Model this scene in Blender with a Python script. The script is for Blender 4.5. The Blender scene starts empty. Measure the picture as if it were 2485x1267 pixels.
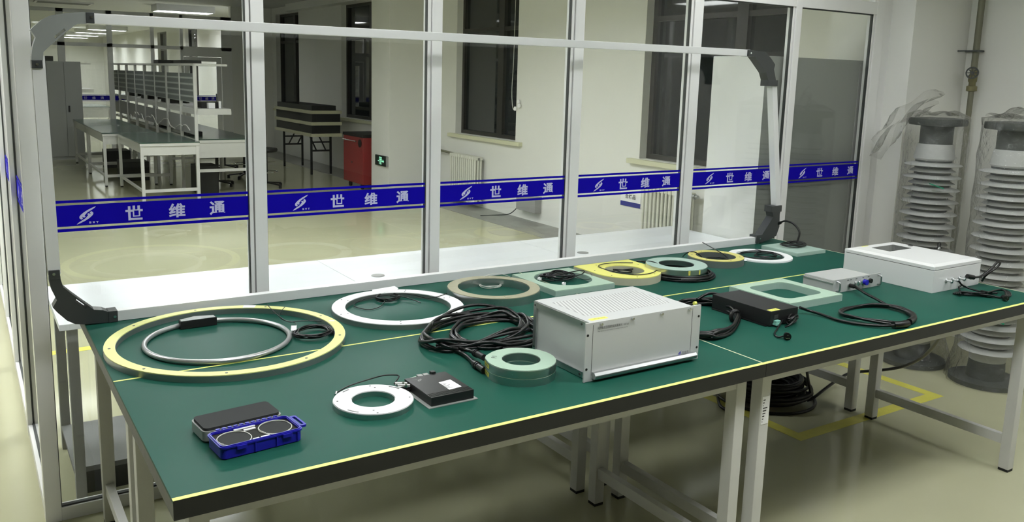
import bpy, bmesh, math, random
from mathutils import Vector, Matrix
random.seed(7)
S = bpy.context.scene
COL = S.collection
PI = math.pi

# ------------------------------------------------------------------ camera, world, exposure
EYE = (0.0, 0.0, 1.76)
RT = (0.8474595936, -0.5302763352, 0.0248846446)
UP = (0.0687820649, 0.1561632843, 0.9853334746)
FW = (0.5263850917, 0.8333186887, -0.1688155747)
FPX, PX, PY = 2054.69, 1197.45, 537.81
cd = bpy.data.cameras.new('camera')
cam = bpy.data.objects.new('camera', cd)
COL.objects.link(cam)
cam.matrix_world = Matrix(((RT[0], UP[0], -FW[0], EYE[0]), (RT[1], UP[1], -FW[1], EYE[1]),
                           (RT[2], UP[2], -FW[2], EYE[2]), (0, 0, 0, 1)))
cd.sensor_width = 36.0
cd.sensor_fit = 'HORIZONTAL'
cd.lens = 36.0 * FPX / 2485
cd.shift_x = (1242.5 - PX) / 2485
cd.shift_y = -(633.5 - PY) / 2485
cd.clip_end = 200
cd.clip_start = 0.05
S.camera = cam

w = bpy.data.worlds.new('night')
S.world = w
w.use_nodes = True
w.node_tree.nodes['Background'].inputs[0].default_value = (0.010, 0.013, 0.018, 1)
w.node_tree.nodes['Background'].inputs[1].default_value = 1.0
S.view_settings.view_transform = 'Standard'
S.view_settings.look = 'None'
S.view_settings.exposure = 0.0
S.view_settings.gamma = 1.0
S.view_settings.use_curve_mapping = False
LAMP_ON = 38.0        # strength of the lit ceiling diffusers beyond the glass
LAMP_FILL = 20.0     # strength of the unseen aisle panels, added to brighten front faces
LAMP_SOFT = 8.0      # strength of the panels over green benches and racks, dimmed to balance the light

T = 0.84              # table top height


def at(px, py, z=T):
    """point of the photograph -> point of the horizontal plane at height z"""
    a, b = (px - PX) / FPX, -(py - PY) / FPX
    d = [RT[i] * a + UP[i] * b + FW[i] for i in range(3)]
    t = (z - EYE[2]) / d[2]
    return (EYE[0] + d[0] * t, EYE[1] + d[1] * t, z)


# ------------------------------------------------------------------ materials
def lin(h):
    if isinstance(h, tuple):
        return h
    v = [int(h[i:i + 2], 16) / 255 for i in (0, 2, 4)]
    return tuple(c / 12.92 if c <= 0.04045 else ((c + 0.055) / 1.055) ** 2.4 for c in v)


def mat(name, col, rough=0.5, metal=0.0, emit=0.0, noise=0.0, nscale=8.0, rvar=0.0, spec=0.5, coat=0.0, bump=0.0, bscale=60.0):
    m = bpy.data.materials.new(name)
    m.use_nodes = True
    nt = m.node_tree
    b = nt.nodes['Principled BSDF']
    c = lin(col)
    b.inputs['Base Color'].default_value = (*c, 1)
    b.inputs['Roughness'].default_value = rough
    b.inputs['Metallic'].default_value = metal
    b.inputs['Specular IOR Level'].default_value = spec
    b.inputs['Coat Weight'].default_value = coat
    if emit:
        b.inputs['Emission Color'].default_value = (*c, 1)
        b.inputs['Emission Strength'].default_value = emit
    if noise or rvar or bump:
        tc = nt.nodes.new('ShaderNodeTexCoord')
        n = nt.nodes.new('ShaderNodeTexNoise')
        n.inputs['Scale'].default_value = nscale
        n.inputs['Detail'].default_value = 6
        nt.links.new(tc.outputs['Object'], n.inputs['Vector'])
        if noise:
            mx = nt.nodes.new('ShaderNodeMix')
            mx.data_type = 'RGBA'
            mx.inputs[6].default_value = (*[x * (1 - noise) for x in c], 1)
            mx.inputs[7].default_value = (*[min(1, x * (1 + noise)) for x in c], 1)
            nt.links.new(n.outputs['Fac'], mx.inputs[0])
            nt.links.new(mx.outputs[2], b.inputs['Base Color'])
        if rvar:
            mr = nt.nodes.new('ShaderNodeMapRange')
            mr.inputs[3].default_value = max(0.02, rough - rvar)
            mr.inputs[4].default_value = rough + rvar
            nt.links.new(n.outputs['Fac'], mr.inputs[0])
            nt.links.new(mr.outputs[0], b.inputs['Roughness'])
        if bump:
            n2 = nt.nodes.new('ShaderNodeTexNoise')
            n2.inputs['Scale'].default_value = bscale
            nt.links.new(tc.outputs['Object'], n2.inputs['Vector'])
            bp = nt.nodes.new('ShaderNodeBump')
            bp.inputs['Strength'].default_value = bump
            bp.inputs['Distance'].default_value = 0.01
            nt.links.new(n2.outputs['Fac'], bp.inputs['Height'])
            nt.links.new(bp.outputs[0], b.inputs['Normal'])
    return m


def facing_fresnel(nt, f0, normal=None):
    """reflectance that rises towards grazing view, the same from both sides"""
    lw = nt.nodes.new('ShaderNodeLayerWeight')
    lw.inputs[0].default_value = 0.5
    if normal is not None:
        nt.links.new(normal, lw.inputs['Normal'])
    p = nt.nodes.new('ShaderNodeMath')
    p.operation = 'POWER'
    p.inputs[1].default_value = 5.0
    nt.links.new(lw.outputs['Facing'], p.inputs[0])
    m = nt.nodes.new('ShaderNodeMath')
    m.operation = 'MULTIPLY_ADD'
    m.inputs[1].default_value = 1.0 - f0
    m.inputs[2].default_value = f0
    nt.links.new(p.outputs[0], m.inputs[0])
    return m.outputs[0]


def glass_mat(name, tint=(0.975, 0.985, 0.98), f0=0.03):
    """window glass: clear with a reflection that grows at grazing view"""
    m = bpy.data.materials.new(name)
    m.use_nodes = True
    nt = m.node_tree
    nt.nodes.clear()
    o = nt.nodes.new('ShaderNodeOutputMaterial')
    tr = nt.nodes.new('ShaderNodeBsdfTransparent')
    tr.inputs[0].default_value = (*tint, 1)
    g = nt.nodes.new('ShaderNodeBsdfGlossy')
    g.inputs['Color'].default_value = (1, 1, 1, 1)
    g.inputs['Roughness'].default_value = 0.0
    mx = nt.nodes.new('ShaderNodeMixShader')
    nt.links.new(facing_fresnel(nt, f0), mx.inputs[0])
    nt.links.new(tr.outputs[0], mx.inputs[1])
    nt.links.new(g.outputs[0], mx.inputs[2])
    nt.links.new(mx.outputs[0], o.inputs[0])
    return m


def film_mat(name):
    """crumpled clear plastic film"""
    m = bpy.data.materials.new(name)
    m.use_nodes = True
    nt = m.node_tree
    nt.nodes.clear()
    o = nt.nodes.new('ShaderNodeOutputMaterial')
    tr = nt.nodes.new('ShaderNodeBsdfTransparent')
    tr.inputs[0].default_value = (0.93, 0.93, 0.92, 1)
    g = nt.nodes.new('ShaderNodeBsdfGlossy')
    g.inputs['Roughness'].default_value = 0.12
    d = nt.nodes.new('ShaderNodeBsdfTranslucent')
    d.inputs[0].default_value = (0.75, 0.75, 0.73, 1)
    tc = nt.nodes.new('ShaderNodeTexCoord')
    n = nt.nodes.new('ShaderNodeTexNoise')
    n.inputs['Scale'].default_value = 14
    n.inputs['Detail'].default_value = 5
    n.inputs['Distortion'].default_value = 1.2
    nt.links.new(tc.outputs['Object'], n.inputs['Vector'])
    bp = nt.nodes.new('ShaderNodeBump')
    bp.inputs['Strength'].default_value = 1.0
    bp.inputs['Distance'].default_value = 0.03
    nt.links.new(n.outputs['Fac'], bp.inputs['Height'])
    nt.links.new(bp.outputs[0], g.inputs['Normal'])
    m1 = nt.nodes.new('ShaderNodeMixShader')
    m1.inputs[0].default_value = 0.12
    nt.links.new(tr.outputs[0], m1.inputs[1])
    nt.links.new(d.outputs[0], m1.inputs[2])
    m2 = nt.nodes.new('ShaderNodeMixShader')
    nt.links.new(facing_fresnel(nt, 0.05, bp.outputs[0]), m2.inputs[0])
    nt.links.new(m1.outputs[0], m2.inputs[1])
    nt.links.new(g.outputs[0], m2.inputs[2])
    nt.links.new(m2.outputs[0], o.inputs[0])
    return m


def mat_tabletop():
    """green bench mat with worn, scuffed patches"""
    m = mat('bench_mat_green', (0.012, 0.080, 0.056), 0.45, spec=0.10)
    nt = m.node_tree
    b = nt.nodes['Principled BSDF']
    tc = nt.nodes.new('ShaderNodeTexCoord')
    mp = nt.nodes.new('ShaderNodeMapping')
    mp.inputs['Scale'].default_value = (9, 26, 1)
    mp.inputs['Rotation'].default_value = (0, 0, 0.25)
    nt.links.new(tc.outputs['Object'], mp.inputs[0])
    n1 = nt.nodes.new('ShaderNodeTexNoise')
    n1.inputs['Scale'].default_value = 6
    n1.inputs['Detail'].default_value = 8
    n1.inputs['Roughness'].default_value = 0.7
    nt.links.new(mp.outputs[0], n1.inputs['Vector'])
    n2 = nt.nodes.new('ShaderNodeTexNoise')
    n2.inputs['Scale'].default_value = 2.1
    n2.inputs['Detail'].default_value = 2
    nt.links.new(tc.outputs['Object'], n2.inputs['Vector'])
    r1 = nt.nodes.new('ShaderNodeMapRange')
    r1.inputs[1].default_value = 0.60
    r1.inputs[2].default_value = 0.72
    nt.links.new(n1.outputs['Fac'], r1.inputs[0])
    r2 = nt.nodes.new('ShaderNodeMapRange')
    r2.inputs[1].default_value = 0.60
    r2.inputs[2].default_value = 0.72
    nt.links.new(n2.outputs['Fac'], r2.inputs[0])
    mu = nt.nodes.new('ShaderNodeMath')
    mu.operation = 'MULTIPLY'
    nt.links.new(r1.outputs[0], mu.inputs[0])
    nt.links.new(r2.outputs[0], mu.inputs[1])
    m2 = nt.nodes.new('ShaderNodeMath')
    m2.operation = 'MULTIPLY'
    m2.inputs[1].default_value = 0.4
    nt.links.new(mu.outputs[0], m2.inputs[0])
    mx = nt.nodes.new('ShaderNodeMix')
    mx.data_type = 'RGBA'
    mx.inputs[6].default_value = (0.012, 0.080, 0.056, 1)
    mx.inputs[7].default_value = (*lin('7d8a80'), 1)
    nt.links.new(m2.outputs[0], mx.inputs[0])
    nt.links.new(mx.outputs[2], b.inputs['Base Color'])
    r3 = nt.nodes.new('ShaderNodeMapRange')
    r3.inputs[3].default_value = 0.38
    r3.inputs[4].default_value = 0.52
    nt.links.new(n2.outputs['Fac'], r3.inputs[0])
    nt.links.new(r3.outputs[0], b.inputs['Roughness'])
    return m


def mat_perforated():
    """painted sheet with slanted rows of small vent holes inside a rectangle"""
    m = mat('perforated_sheet', 'd3d4d2', 0.42)
    nt = m.node_tree
    b = nt.nodes['Principled BSDF']
    tc = nt.nodes.new('ShaderNodeTexCoord')
    mp = nt.nodes.new('ShaderNodeMapping')
    mp.inputs['Rotation'].default_value = (0, 0, 0.32)
    nt.links.new(tc.outputs['Object'], mp.inputs[0])
    sp = nt.nodes.new('ShaderNodeSeparateXYZ')
    nt.links.new(mp.outputs[0], sp.inputs[0])

    def wave(sock, freq):
        a = nt.nodes.new('ShaderNodeMath')
        a.operation = 'MULTIPLY'
        a.inputs[1].default_value = freq
        nt.links.new(sock, a.inputs[0])
        s = nt.nodes.new('ShaderNodeMath')
        s.operation = 'SINE'
        nt.links.new(a.outputs[0], s.inputs[0])
        return s.outputs[0]
    ad = nt.nodes.new('ShaderNodeMath')
    ad.operation = 'MULTIPLY_ADD'
    nt.links.new(wave(sp.outputs[0], 2 * PI / 0.0125), ad.inputs[0])
    ad.inputs[1].default_value = 1.0
    nt.links.new(wave(sp.outputs[1], 2 * PI / 0.0052), ad.inputs[2])
    th = nt.nodes.new('ShaderNodeMapRange')
    th.inputs[1].default_value = 0.45
    th.inputs[2].default_value = 0.75
    nt.links.new(ad.outputs[0], th.inputs[0])
    mx = nt.nodes.new('ShaderNodeMix')
    mx.data_type = 'RGBA'
    mx.inputs[6].default_value = (*lin('d3d4d2'), 1)
    mx.inputs[7].default_value = (*lin('6a6a68'), 1)
    nt.links.new(th.outputs[0], mx.inputs[0])
    nt.links.new(mx.outputs[2], b.inputs['Base Color'])
    return m


def mat_pegboard():
    m = mat('pegboard_grey', '8a8f8d', 0.6)
    nt = m.node_tree
    b = nt.nodes['Principled BSDF']
    tc = nt.nodes.new('ShaderNodeTexCoord')
    sp = nt.nodes.new('ShaderNodeSeparateXYZ')
    nt.links.new(tc.outputs['Object'], sp.inputs[0])
    a = nt.nodes.new('ShaderNodeMath')
    a.operation = 'MULTIPLY'
    a.inputs[1].default_value = 2 * PI / 0.085
    nt.links.new(sp.outputs[2], a.inputs[0])
    s = nt.nodes.new('ShaderNodeMath')
    s.operation = 'SINE'
    nt.links.new(a.outputs[0], s.inputs[0])
    a2 = nt.nodes.new('ShaderNodeMath')
    a2.operation = 'MULTIPLY'
    a2.inputs[1].default_value = 2 * PI / 0.06
    nt.links.new(sp.outputs[1], a2.inputs[0])
    s2 = nt.nodes.new('ShaderNodeMath')
    s2.operation = 'SINE'
    nt.links.new(a2.outputs[0], s2.inputs[0])
    sm = nt.nodes.new('ShaderNodeMath')
    sm.operation = 'MULTIPLY_ADD'
    sm.inputs[1].default_value = 0.35
    nt.links.new(s2.outputs[0], sm.inputs[0])
    nt.links.new(s.outputs[0], sm.inputs[2])
    th = nt.nodes.new('ShaderNodeMapRange')
    th.inputs[1].default_value = 0.55
    th.inputs[2].default_value = 0.8
    nt.links.new(sm.outputs[0], th.inputs[0])
    mx = nt.nodes.new('ShaderNodeMix')
    mx.data_type = 'RGBA'
    mx.inputs[6].default_value = (*lin('6f7472'), 1)
    mx.inputs[7].default_value = (*lin('b9bdb9'), 1)
    nt.links.new(th.outputs[0], mx.inputs[0])
    nt.links.new(mx.outputs[2], b.inputs['Base Color'])
    return m


M = dict(
    wall=mat('wall_paint', 'e6e6e0', 0.75, noise=0.03, nscale=1.5),
    ceiling=mat('ceiling_tiles', 'c9cac6', 0.8, noise=0.03, nscale=2),
    floor=mat('epoxy_floor', 'b4b394', 0.11, noise=0.07, nscale=1.3, rvar=0.04, spec=0.5),
    concrete=mat('bare_concrete', '8f8f88', 0.45, noise=0.2, nscale=3, bump=0.2),
    frame_white=mat('partition_paint', 'ebebe9', 0.28, coat=0.2),
    gasket=mat('rubber_gasket', '3a3d3b', 0.6),
    glass=glass_mat('clear_glass'),
    night=mat('night_window', (0.006, 0.009, 0.011), 0.03, spec=0.6),
    winframe=mat('dark_window_frame', '23211d', 0.4),
    blue=mat('blue_sticker', '0e00a6', 0.6, spec=0.1),
    letter=mat('white_lettering', 'c9c9ee', 0.6),
    green=mat_tabletop(),
    black_edge=mat('black_edge_band', '1d1e1c', 0.5, noise=0.2, nscale=30),
    grey_edge=mat('grey_edge_band', '6d6d69', 0.6, noise=0.2, nscale=30),
    yellow_tape=mat('yellow_tape', 'e9ec83', 0.5),
    floor_tape=mat('floor_tape', 'd6d05c', 0.45, noise=0.12, nscale=20),
    pale_tape=mat('pale_tape', 'c9cdaa', 0.5),
    steel_white=mat('bench_frame_paint', 'cfcfca', 0.4, noise=0.04, nscale=10),
    rubber=mat('rubber_foot', '161714', 0.7),
    desk_white=mat('white_laminate', 'f0f2f4', 0.30),
    shelf_grey=mat('shelf_dark_grey', '6e6f6d', 0.6),
    desk_grey=mat('desk_steel_grey', '9b9b98', 0.5),
    dark=mat('matt_black', '121312', 0.6),
    black=mat('black_plastic', '0d0e0d', 0.38),
    black_paint=mat('black_sheet_metal', '1b1c1c', 0.42),
    cable=mat('black_cable', '080908', 0.33),
    alu=mat('brushed_aluminium', 'c4c6c6', 0.3, metal=1.0, rvar=0.06, nscale=90),
    alu_dull=mat('dull_aluminium', 'a6a9a8', 0.42, metal=0.9, rvar=0.06, nscale=60),
    chrome=mat('chrome', 'd8dad9', 0.12, metal=1.0),
    bar_alu=mat('frame_bar_aluminium', 'e8e9e8', 0.40, metal=0.15, rvar=0.05, nscale=40),
    brk_dark=mat('dark_grey_bracket', '3a3d3d', 0.36),
    brk_glare=mat('glare_grey_bracket', '8b8f8d', 0.42, noise=0.12, nscale=12),  # same plastic as the dark brackets, its glare put into a lighter grey
    ring_yellow=mat('yellow_epoxy_board', 'e4e696', 0.5, noise=0.05, nscale=20),
    ring_yellow2=mat('yellow_board', 'e6e37c', 0.45),
    ring_ochre=mat('ochre_board', 'cfc873', 0.5, noise=0.15, nscale=60),
    ring_white=mat('white_board', 'f2f2f2', 0.4),
    ring_beige=mat('beige_board', 'a7a48a', 0.5, noise=0.1, nscale=60),
    ring_green=mat('pale_green_board', 'a6bfab', 0.45, noise=0.06, nscale=40),
    ring_glass=mat('green_grey_laminate', 'a9c2b5', 0.35),
    cream_side=mat('cream_resin', 'b7b69f', 0.5, noise=0.1, nscale=25),
    fibre_side=mat('glass_fibre_edge', '9db5a9', 0.4),
    hose=mat('metal_hose', 'b4b6b5', 0.3, metal=0.7),
    blue_plastic=mat('blue_plastic', '1e1aa0', 0.38),
    clear_plastic=mat('grey_clear_plastic', '8f928e', 0.25),
    foam=mat('black_foam', '2b2d2d', 0.9),
    foam2=mat('dark_foam_insert', '242521', 0.95),
    paper=mat('white_paper', 'f4f4f4', 0.6),
    yellow_label=mat('yellow_label', 'e8e86e', 0.5),
    ink=mat('dark_print', '3c3d3c', 0.6),
    screw=mat('screw_grey', '5a5b59', 0.4, metal=0.6),
    silver_case=mat('silver_painted_case', 'c4c6c4', 0.42, metal=0.08),
    perf=mat_perforated(),
    enclosure=mat('white_enclosure_paint', 'dcdddb', 0.35),
    grey_box=mat('grey_painted_case', 'b3b5b2', 0.42),
    blue_cap=mat('blue_cap', '1a12b0', 0.4),
    teal=mat('teal_connector', '7fb7a8', 0.5),
    darkglass=mat('dark_display', '4b4e4d', 0.15),
    film=film_mat('plastic_film'),
    shed=mat('pale_shed_rubber', 'c9cbc9', 0.5),
    gap_shade=mat('shed_gap_shade', '4a4e4c', 0.6),  # shade between the sheds, put into a dark colour
    cast=mat('cast_iron_grey', '4f5351', 0.6),
    tag_green=mat('green_tag', '1f9a76', 0.4),
    pipe=mat('galvanised_pipe', '7b7a68', 0.5, metal=0.3),
    brass=mat('dull_brass', '85805f', 0.45, metal=0.6),
    cabinet=mat('cabinet_grey', '878984', 0.5),
    cabinet_white=mat('cabinet_side_white', 'e3e4e0', 0.5),
    locker=mat('locker_grey', 'a3a5a0', 0.5),
    bench_mat=mat('bench_mat_dark', '2e4a40', 0.2),
    peg=mat_pegboard(),
    bin=mat('black_bin', '151615', 0.55),
    wood=mat('cream_table_board', 'c9c7a8', 0.5),
    red=mat('red_tool_cabinet', '8a2f2f', 0.42),
    radiator=mat('radiator_white', 'e2e2d6', 0.4),
    sill=mat('stone_sill', 'd2d2b4', 0.5),
    exit_face=mat('exit_black', '10201a', 0.4),
    exit_green=mat('exit_green', (0.35, 0.9, 0.6), 0.5, emit=0.7),
    lamp=mat('lit_diffuser', (0.965, 0.985, 1.0), 0.6, emit=LAMP_ON),
    lamp_soft=mat('dim_diffuser', (0.965, 0.985, 1.0), 0.6, emit=LAMP_SOFT),
    lamp_fill=mat('fill_diffuser', (0.965, 0.985, 1.0), 0.6, emit=LAMP_FILL),
    lamp_frame=mat('lamp_frame_white', 'd9dad7', 0.5),
    vent=mat('vent_grey', '7d7e7a', 0.6),
    stool_seat=mat('stool_black', '1a1b1a', 0.5),
    wire=mat('white_cord', 'd8d8d0', 0.5),
)

# ------------------------------------------------------------------ geometry helpers


class B:
    """collects shapes (world coordinates) that become one mesh"""

    def __init__(self):
        self.bm = bmesh.new()

    def box(self, x0, x1, y0, y1, z0, z1, bev=0.0):
        r = bmesh.ops.create_cube(self.bm, size=1.0)
        vs = r['verts']
        for v in vs:
            v.co = Vector(((x0 + x1) / 2 + v.co.x * (x1 - x0), (y0 + y1) / 2 + v.co.y * (y1 - y0), (z0 + z1) / 2 + v.co.z * (z1 - z0)))
        if bev:
            es = list({e for v in vs for e in v.link_edges})
            bmesh.ops.bevel(self.bm, geom=es, offset=bev, segments=2, affect='EDGES', profile=0.7)
        return self

    def bar(self, p, q, wd, ht, bev=0.0):
        """square bar from p to q"""
        p, q = Vector(p), Vector(q)
        d = q - p
        L = d.length
        zq = d.to_track_quat('Z', 'Y').to_matrix().to_4x4()
        r = bmesh.ops.create_cube(self.bm, size=1.0)
        vs = r['verts']
        mtx = Matrix.Translation((p + q) / 2) @ zq
        for v in vs:
            v.co = mtx @ Vector((v.co.x * wd, v.co.y * ht, v.co.z * L))
        if bev:
            es = list({e for v in vs for e in v.link_edges})
            bmesh.ops.bevel(self.bm, geom=es, offset=bev, segments=2, affect='EDGES', profile=0.7)
        return self

    def cyl(self, p, q, r0, r1=None, seg=24, cap=True):
        p, q = Vector(p), Vector(q)
        r1 = r0 if r1 is None else r1
        d = q - p
        mtx = Matrix.Translation((p + q) / 2) @ d.to_track_quat('Z', 'Y').to_matrix().to_4x4()
        bmesh.ops.create_cone(self.bm, cap_ends=cap, segments=seg, radius1=r0, radius2=r1, depth=d.length, matrix=mtx)
        return self

    def tube(self, pts, r, seg=10, closed=False, sub=6, smooth=True):
        pts = [Vector(p) for p in pts]
        if smooth:
            pts = catmull(pts, sub, closed)
        n = len(pts)
        rings = []
        up = Vector((0, 0, 1))
        prev = None
        for i, p in enumerate(pts):
            a = pts[(i - 1) % n] if (closed or i > 0) else p
            b = pts[(i + 1) % n] if (closed or i < n - 1) else p
            t = (b - a)
            t = t.normalized() if t.length > 1e-9 else Vector((1, 0, 0))
            if prev is None:
                nrm = t.cross(up)
                if nrm.length < 1e-3:
                    nrm = t.cross(Vector((0, 1, 0)))
                nrm.normalize()
            else:
                nrm = prev - t * prev.dot(t)
                nrm.normalize()
            prev = nrm
            bi = t.cross(nrm)
            rings.append([self.bm.verts.new(p + (nrm * math.cos(2 * PI * k / seg) + bi * math.sin(2 * PI * k / seg)) * r) for k in range(seg)])
        m = n if closed else n - 1
        for i in range(m):
            A, C = rings[i], rings[(i + 1) % n]
            for k in range(seg):
                self.bm.faces.new((A[k], A[(k + 1) % seg], C[(k + 1) % seg], C[k]))
        if not closed:
            self.bm.faces.new(rings[0][::-1])
            self.bm.faces.new(rings[-1])
        return self

    def lathe(self, prof, c, seg=48, sx=1.0, sy=1.0):
        rings = []
        for r, z in prof:
            if r < 1e-6:
                rings.append([self.bm.verts.new((c[0], c[1], c[2] + z))])
            else:
                rings.append([self.bm.verts.new((c[0] + sx * r * math.cos(2 * PI * k / seg), c[1] + sy * r * math.sin(2 * PI * k / seg), c[2] + z)) for k in range(seg)])
        for A, C in zip(rings, rings[1:]):
            for k in range(seg):
                k2 = (k + 1) % seg
                if len(A) == 1 and len(C) == 1:
                    continue
                if len(A) == 1:
                    self.bm.faces.new((A[0], C[k2], C[k]))
                elif len(C) == 1:
                    self.bm.faces.new((A[k], A[k2], C[0]))
                else:
                    self.bm.faces.new((A[k], A[k2], C[k2], C[k]))
        return self

    def prism(self, outer, z0, z1, hole=None, axis='z', at0=(0, 0, 0)):
        """closed outline (2-D points) pulled from z0 to z1; hole has the same number of points"""
        def P(u, v, t):
            if axis == 'z':
                return Vector((at0[0] + u, at0[1] + v, t))
            if axis == 'y':
                return Vector((at0[0] + u, t, at0[2] + v))
            return Vector((t, at0[1] + u, at0[2] + v))
        nb = self.bm.verts.new
        o0 = [nb(P(u, v, z0)) for u, v in outer]
        o1 = [nb(P(u, v, z1)) for u, v in outer]
        n = len(outer)
        fs = []
        for k in range(n):
            fs.append(self.bm.faces.new((o0[k], o0[(k + 1) % n], o1[(k + 1) % n], o1[k])))
        if hole:
            h0 = [nb(P(u, v, z0)) for u, v in hole]
            h1 = [nb(P(u, v, z1)) for u, v in hole]
            for k in range(n):
                j = (k + 1) % n
                fs.append(self.bm.faces.new((h0[j], h0[k], h1[k], h1[j])))
                fs.append(self.bm.faces.new((o0[j], o0[k], h0[k], h0[j])))
                fs.append(self.bm.faces.new((o1[k], o1[j], h1[j], h1[k])))
        else:
            fs.append(self.bm.faces.new(o0[::-1]))
            fs.append(self.bm.faces.new(o1))
        return self

    def quad(self, a, b, c, d):
        self.bm.faces.new([self.bm.verts.new(p) for p in (a, b, c, d)])
        return self

    def flat(self, poly, frame):
        """flat polygon: frame = (origin, u axis, v axis)"""
        o, u, v = (Vector(x) for x in frame)
        self.bm.faces.new([self.bm.verts.new(o + u * a + v * b) for a, b in poly])
        return self

    def obj(self, name, m, parent=None, smooth=False, ang=35):
        bmesh.ops.recalc_face_normals(self.bm, faces=self.bm.faces[:])
        if parent is not None:
            root = parent
            while root.parent is not None:
                root = root.parent
            mt = Matrix.Translation(root.location) @ Matrix.Rotation(root.rotation_euler.z, 4, 'Z')
            self.bm.transform(mt.inverted())
        me = bpy.data.meshes.new(name)
        self.bm.to_mesh(me)
        self.bm.free()
        if smooth:
            for p in me.polygons:
                p.use_smooth = True
            try:
                me.set_sharp_from_angle(angle=math.radians(ang))
            except Exception:
                pass
        me.materials.append(M[m] if isinstance(m, str) else m)
        o = bpy.data.objects.new(name, me)
        COL.objects.link(o)
        o.parent = parent
        return o


def catmull(pts, sub, closed):
    n = len(pts)
    out = []
    m = n if closed else n - 1
    for i in range(m):
        p1, p2 = pts[i], pts[(i + 1) % n]
        p0 = pts[(i - 1) % n] if (closed or i > 0) else p1 * 2 - p2
        p3 = pts[(i + 2) % n] if (closed or i + 2 < n) else p2 * 2 - p1
        for k in range(sub):
            t = k / sub
            out.append(0.5 * ((2 * p1) + (p2 - p0) * t + (2 * p0 - 5 * p1 + 4 * p2 - p3) * t * t + (3 * p1 - p0 - 3 * p2 + p3) * t ** 3))
    if not closed:
        out.append(pts[-1])
    return out


def circ(cx, cy, r, n=96, a0=0.0):
    return [(cx + r * math.cos(a0 + 2 * PI * k / n), cy + r * math.sin(a0 + 2 * PI * k / n)) for k in range(n)]


def rrect(cx, cy, w_, h_, r, n=8):
    out = []
    for sx, sy, a in ((1, 1, 0), (-1, 1, PI / 2), (-1, -1, PI), (1, -1, 1.5 * PI)):
        for k in range(n + 1):
            t = a + PI / 2 * k / n
            out.append((cx + sx * (w_ / 2 - r) + r * math.cos(t), cy + sy * (h_ / 2 - r) + r * math.sin(t)))
    return out


def thing(name, label, cat, loc=(0, 0, 0), rz=0.0, group=None):
    o = bpy.data.objects.new(name, None)
    o.empty_display_size = 0.05
    COL.objects.link(o)
    o.location = loc
    o.rotation_euler = (0, 0, rz)
    return tag(o, label, cat, group)


def tag(o, label, cat, group=None):
    o['label'] = label
    o['category'] = cat
    if group:
        o['group'] = group
    return o


def struct(o, label=None):
    o['kind'] = 'structure'
    if label:
        o['label'] = label
    return o


def root_struct(name, loc=(0, 0, 0)):
    o = bpy.data.objects.new(name, None)
    COL.objects.link(o)
    o.location = loc
    o['kind'] = 'structure'
    return o


def copy_tree(o, parent=None, loc=None, rz=None, label=None):
    c = o.copy()
    COL.objects.link(c)
    c.parent = parent
    if loc is not None:
        c.location = loc
    if rz is not None:
        c.rotation_euler = (0, 0, rz)
    if label:
        c['label'] = label
    for ch in list(o.children):
        copy_tree(ch, c)
    return c


def text_bm(body, size, bold=0.0, align='CENTER', space=1.0):
    """lettering outline as a bmesh lying in the xy plane, centred on its box if CENTER"""
    cu = bpy.data.curves.new('lettering', 'FONT')
    cu.body = body
    cu.size = size
    cu.offset = bold
    cu.space_character = space
    cu.resolution_u = 3
    ob = bpy.data.objects.new('lettering_curve', cu)
    COL.objects.link(ob)
    bpy.context.view_layer.update()
    dg = bpy.context.evaluated_depsgraph_get()
    me = bpy.data.meshes.new_from_object(ob.evaluated_get(dg))
    bm = bmesh.new()
    bm.from_mesh(me)
    bpy.data.objects.remove(ob)
    bpy.data.curves.remove(cu)
    bpy.data.meshes.remove(me)
    xs = [v.co.x for v in bm.verts] or [0]
    ys = [v.co.y for v in bm.verts] or [0]
    if align == 'CENTER':
        off = Vector(((min(xs) + max(xs)) / 2, (min(ys) + max(ys)) / 2, 0))
    else:
        off = Vector((min(xs), min(ys), 0))
    for v in bm.verts:
        v.co -= off
    return bm, max(xs) - min(xs), max(ys) - min(ys)


def put_text(b, body, origin, u, v, h=None, wd=None, size=0.05, bold=0.0, align='CENTER', space=1.0):
    """adds lettering to builder b in the plane (origin, u, v); h/wd fit its box"""
    bm, w0, h0 = text_bm(body, size, bold, align, space)
    sy = h / h0 if h and h0 else 1.0
    sx = wd / w0 if wd and w0 else (sy if h else 1.0)
    o, u, v = Vector(origin), Vector(u), Vector(v)
    vm = {}
    for vt in bm.verts:
        vm[vt] = b.bm.verts.new(o + u * (vt.co.x * sx) + v * (vt.co.y * sy))
    for f in bm.faces:
        try:
            b.bm.faces.new([vm[x] for x in f.verts])
        except ValueError:
            pass
    bm.free()
    return b


SW1 = [(915, 190), (800, 225), (600, 320), (420, 430), (290, 540), (235, 620), (240, 690), (310, 745), (375, 695), (345, 650), (350, 610), (372, 640), (430, 660), (490, 612), (440, 600), (455, 560), (560, 440), (700, 360), (850, 260)]


def put_swoosh(b, c, u, v, h):
    """two interlocking swirls"""
    s = h / 760.0
    o, u, v = Vector(c), Vector(u), Vector(v)
    for poly in (SW1, [(1030 - x, 1140 - y) for x, y in SW1]):
        b.bm.faces.new([b.bm.verts.new(o + u * ((x - 515) * s) + v * ((570 - y) * s)) for x, y in poly])
    return b


exec_parts = []

# ------------------------------------------------------------------ the room
CEIL = 3.1
XW = 5.95
YB = 44.0
YG = 3.48             # front plane of the glass partition

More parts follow.
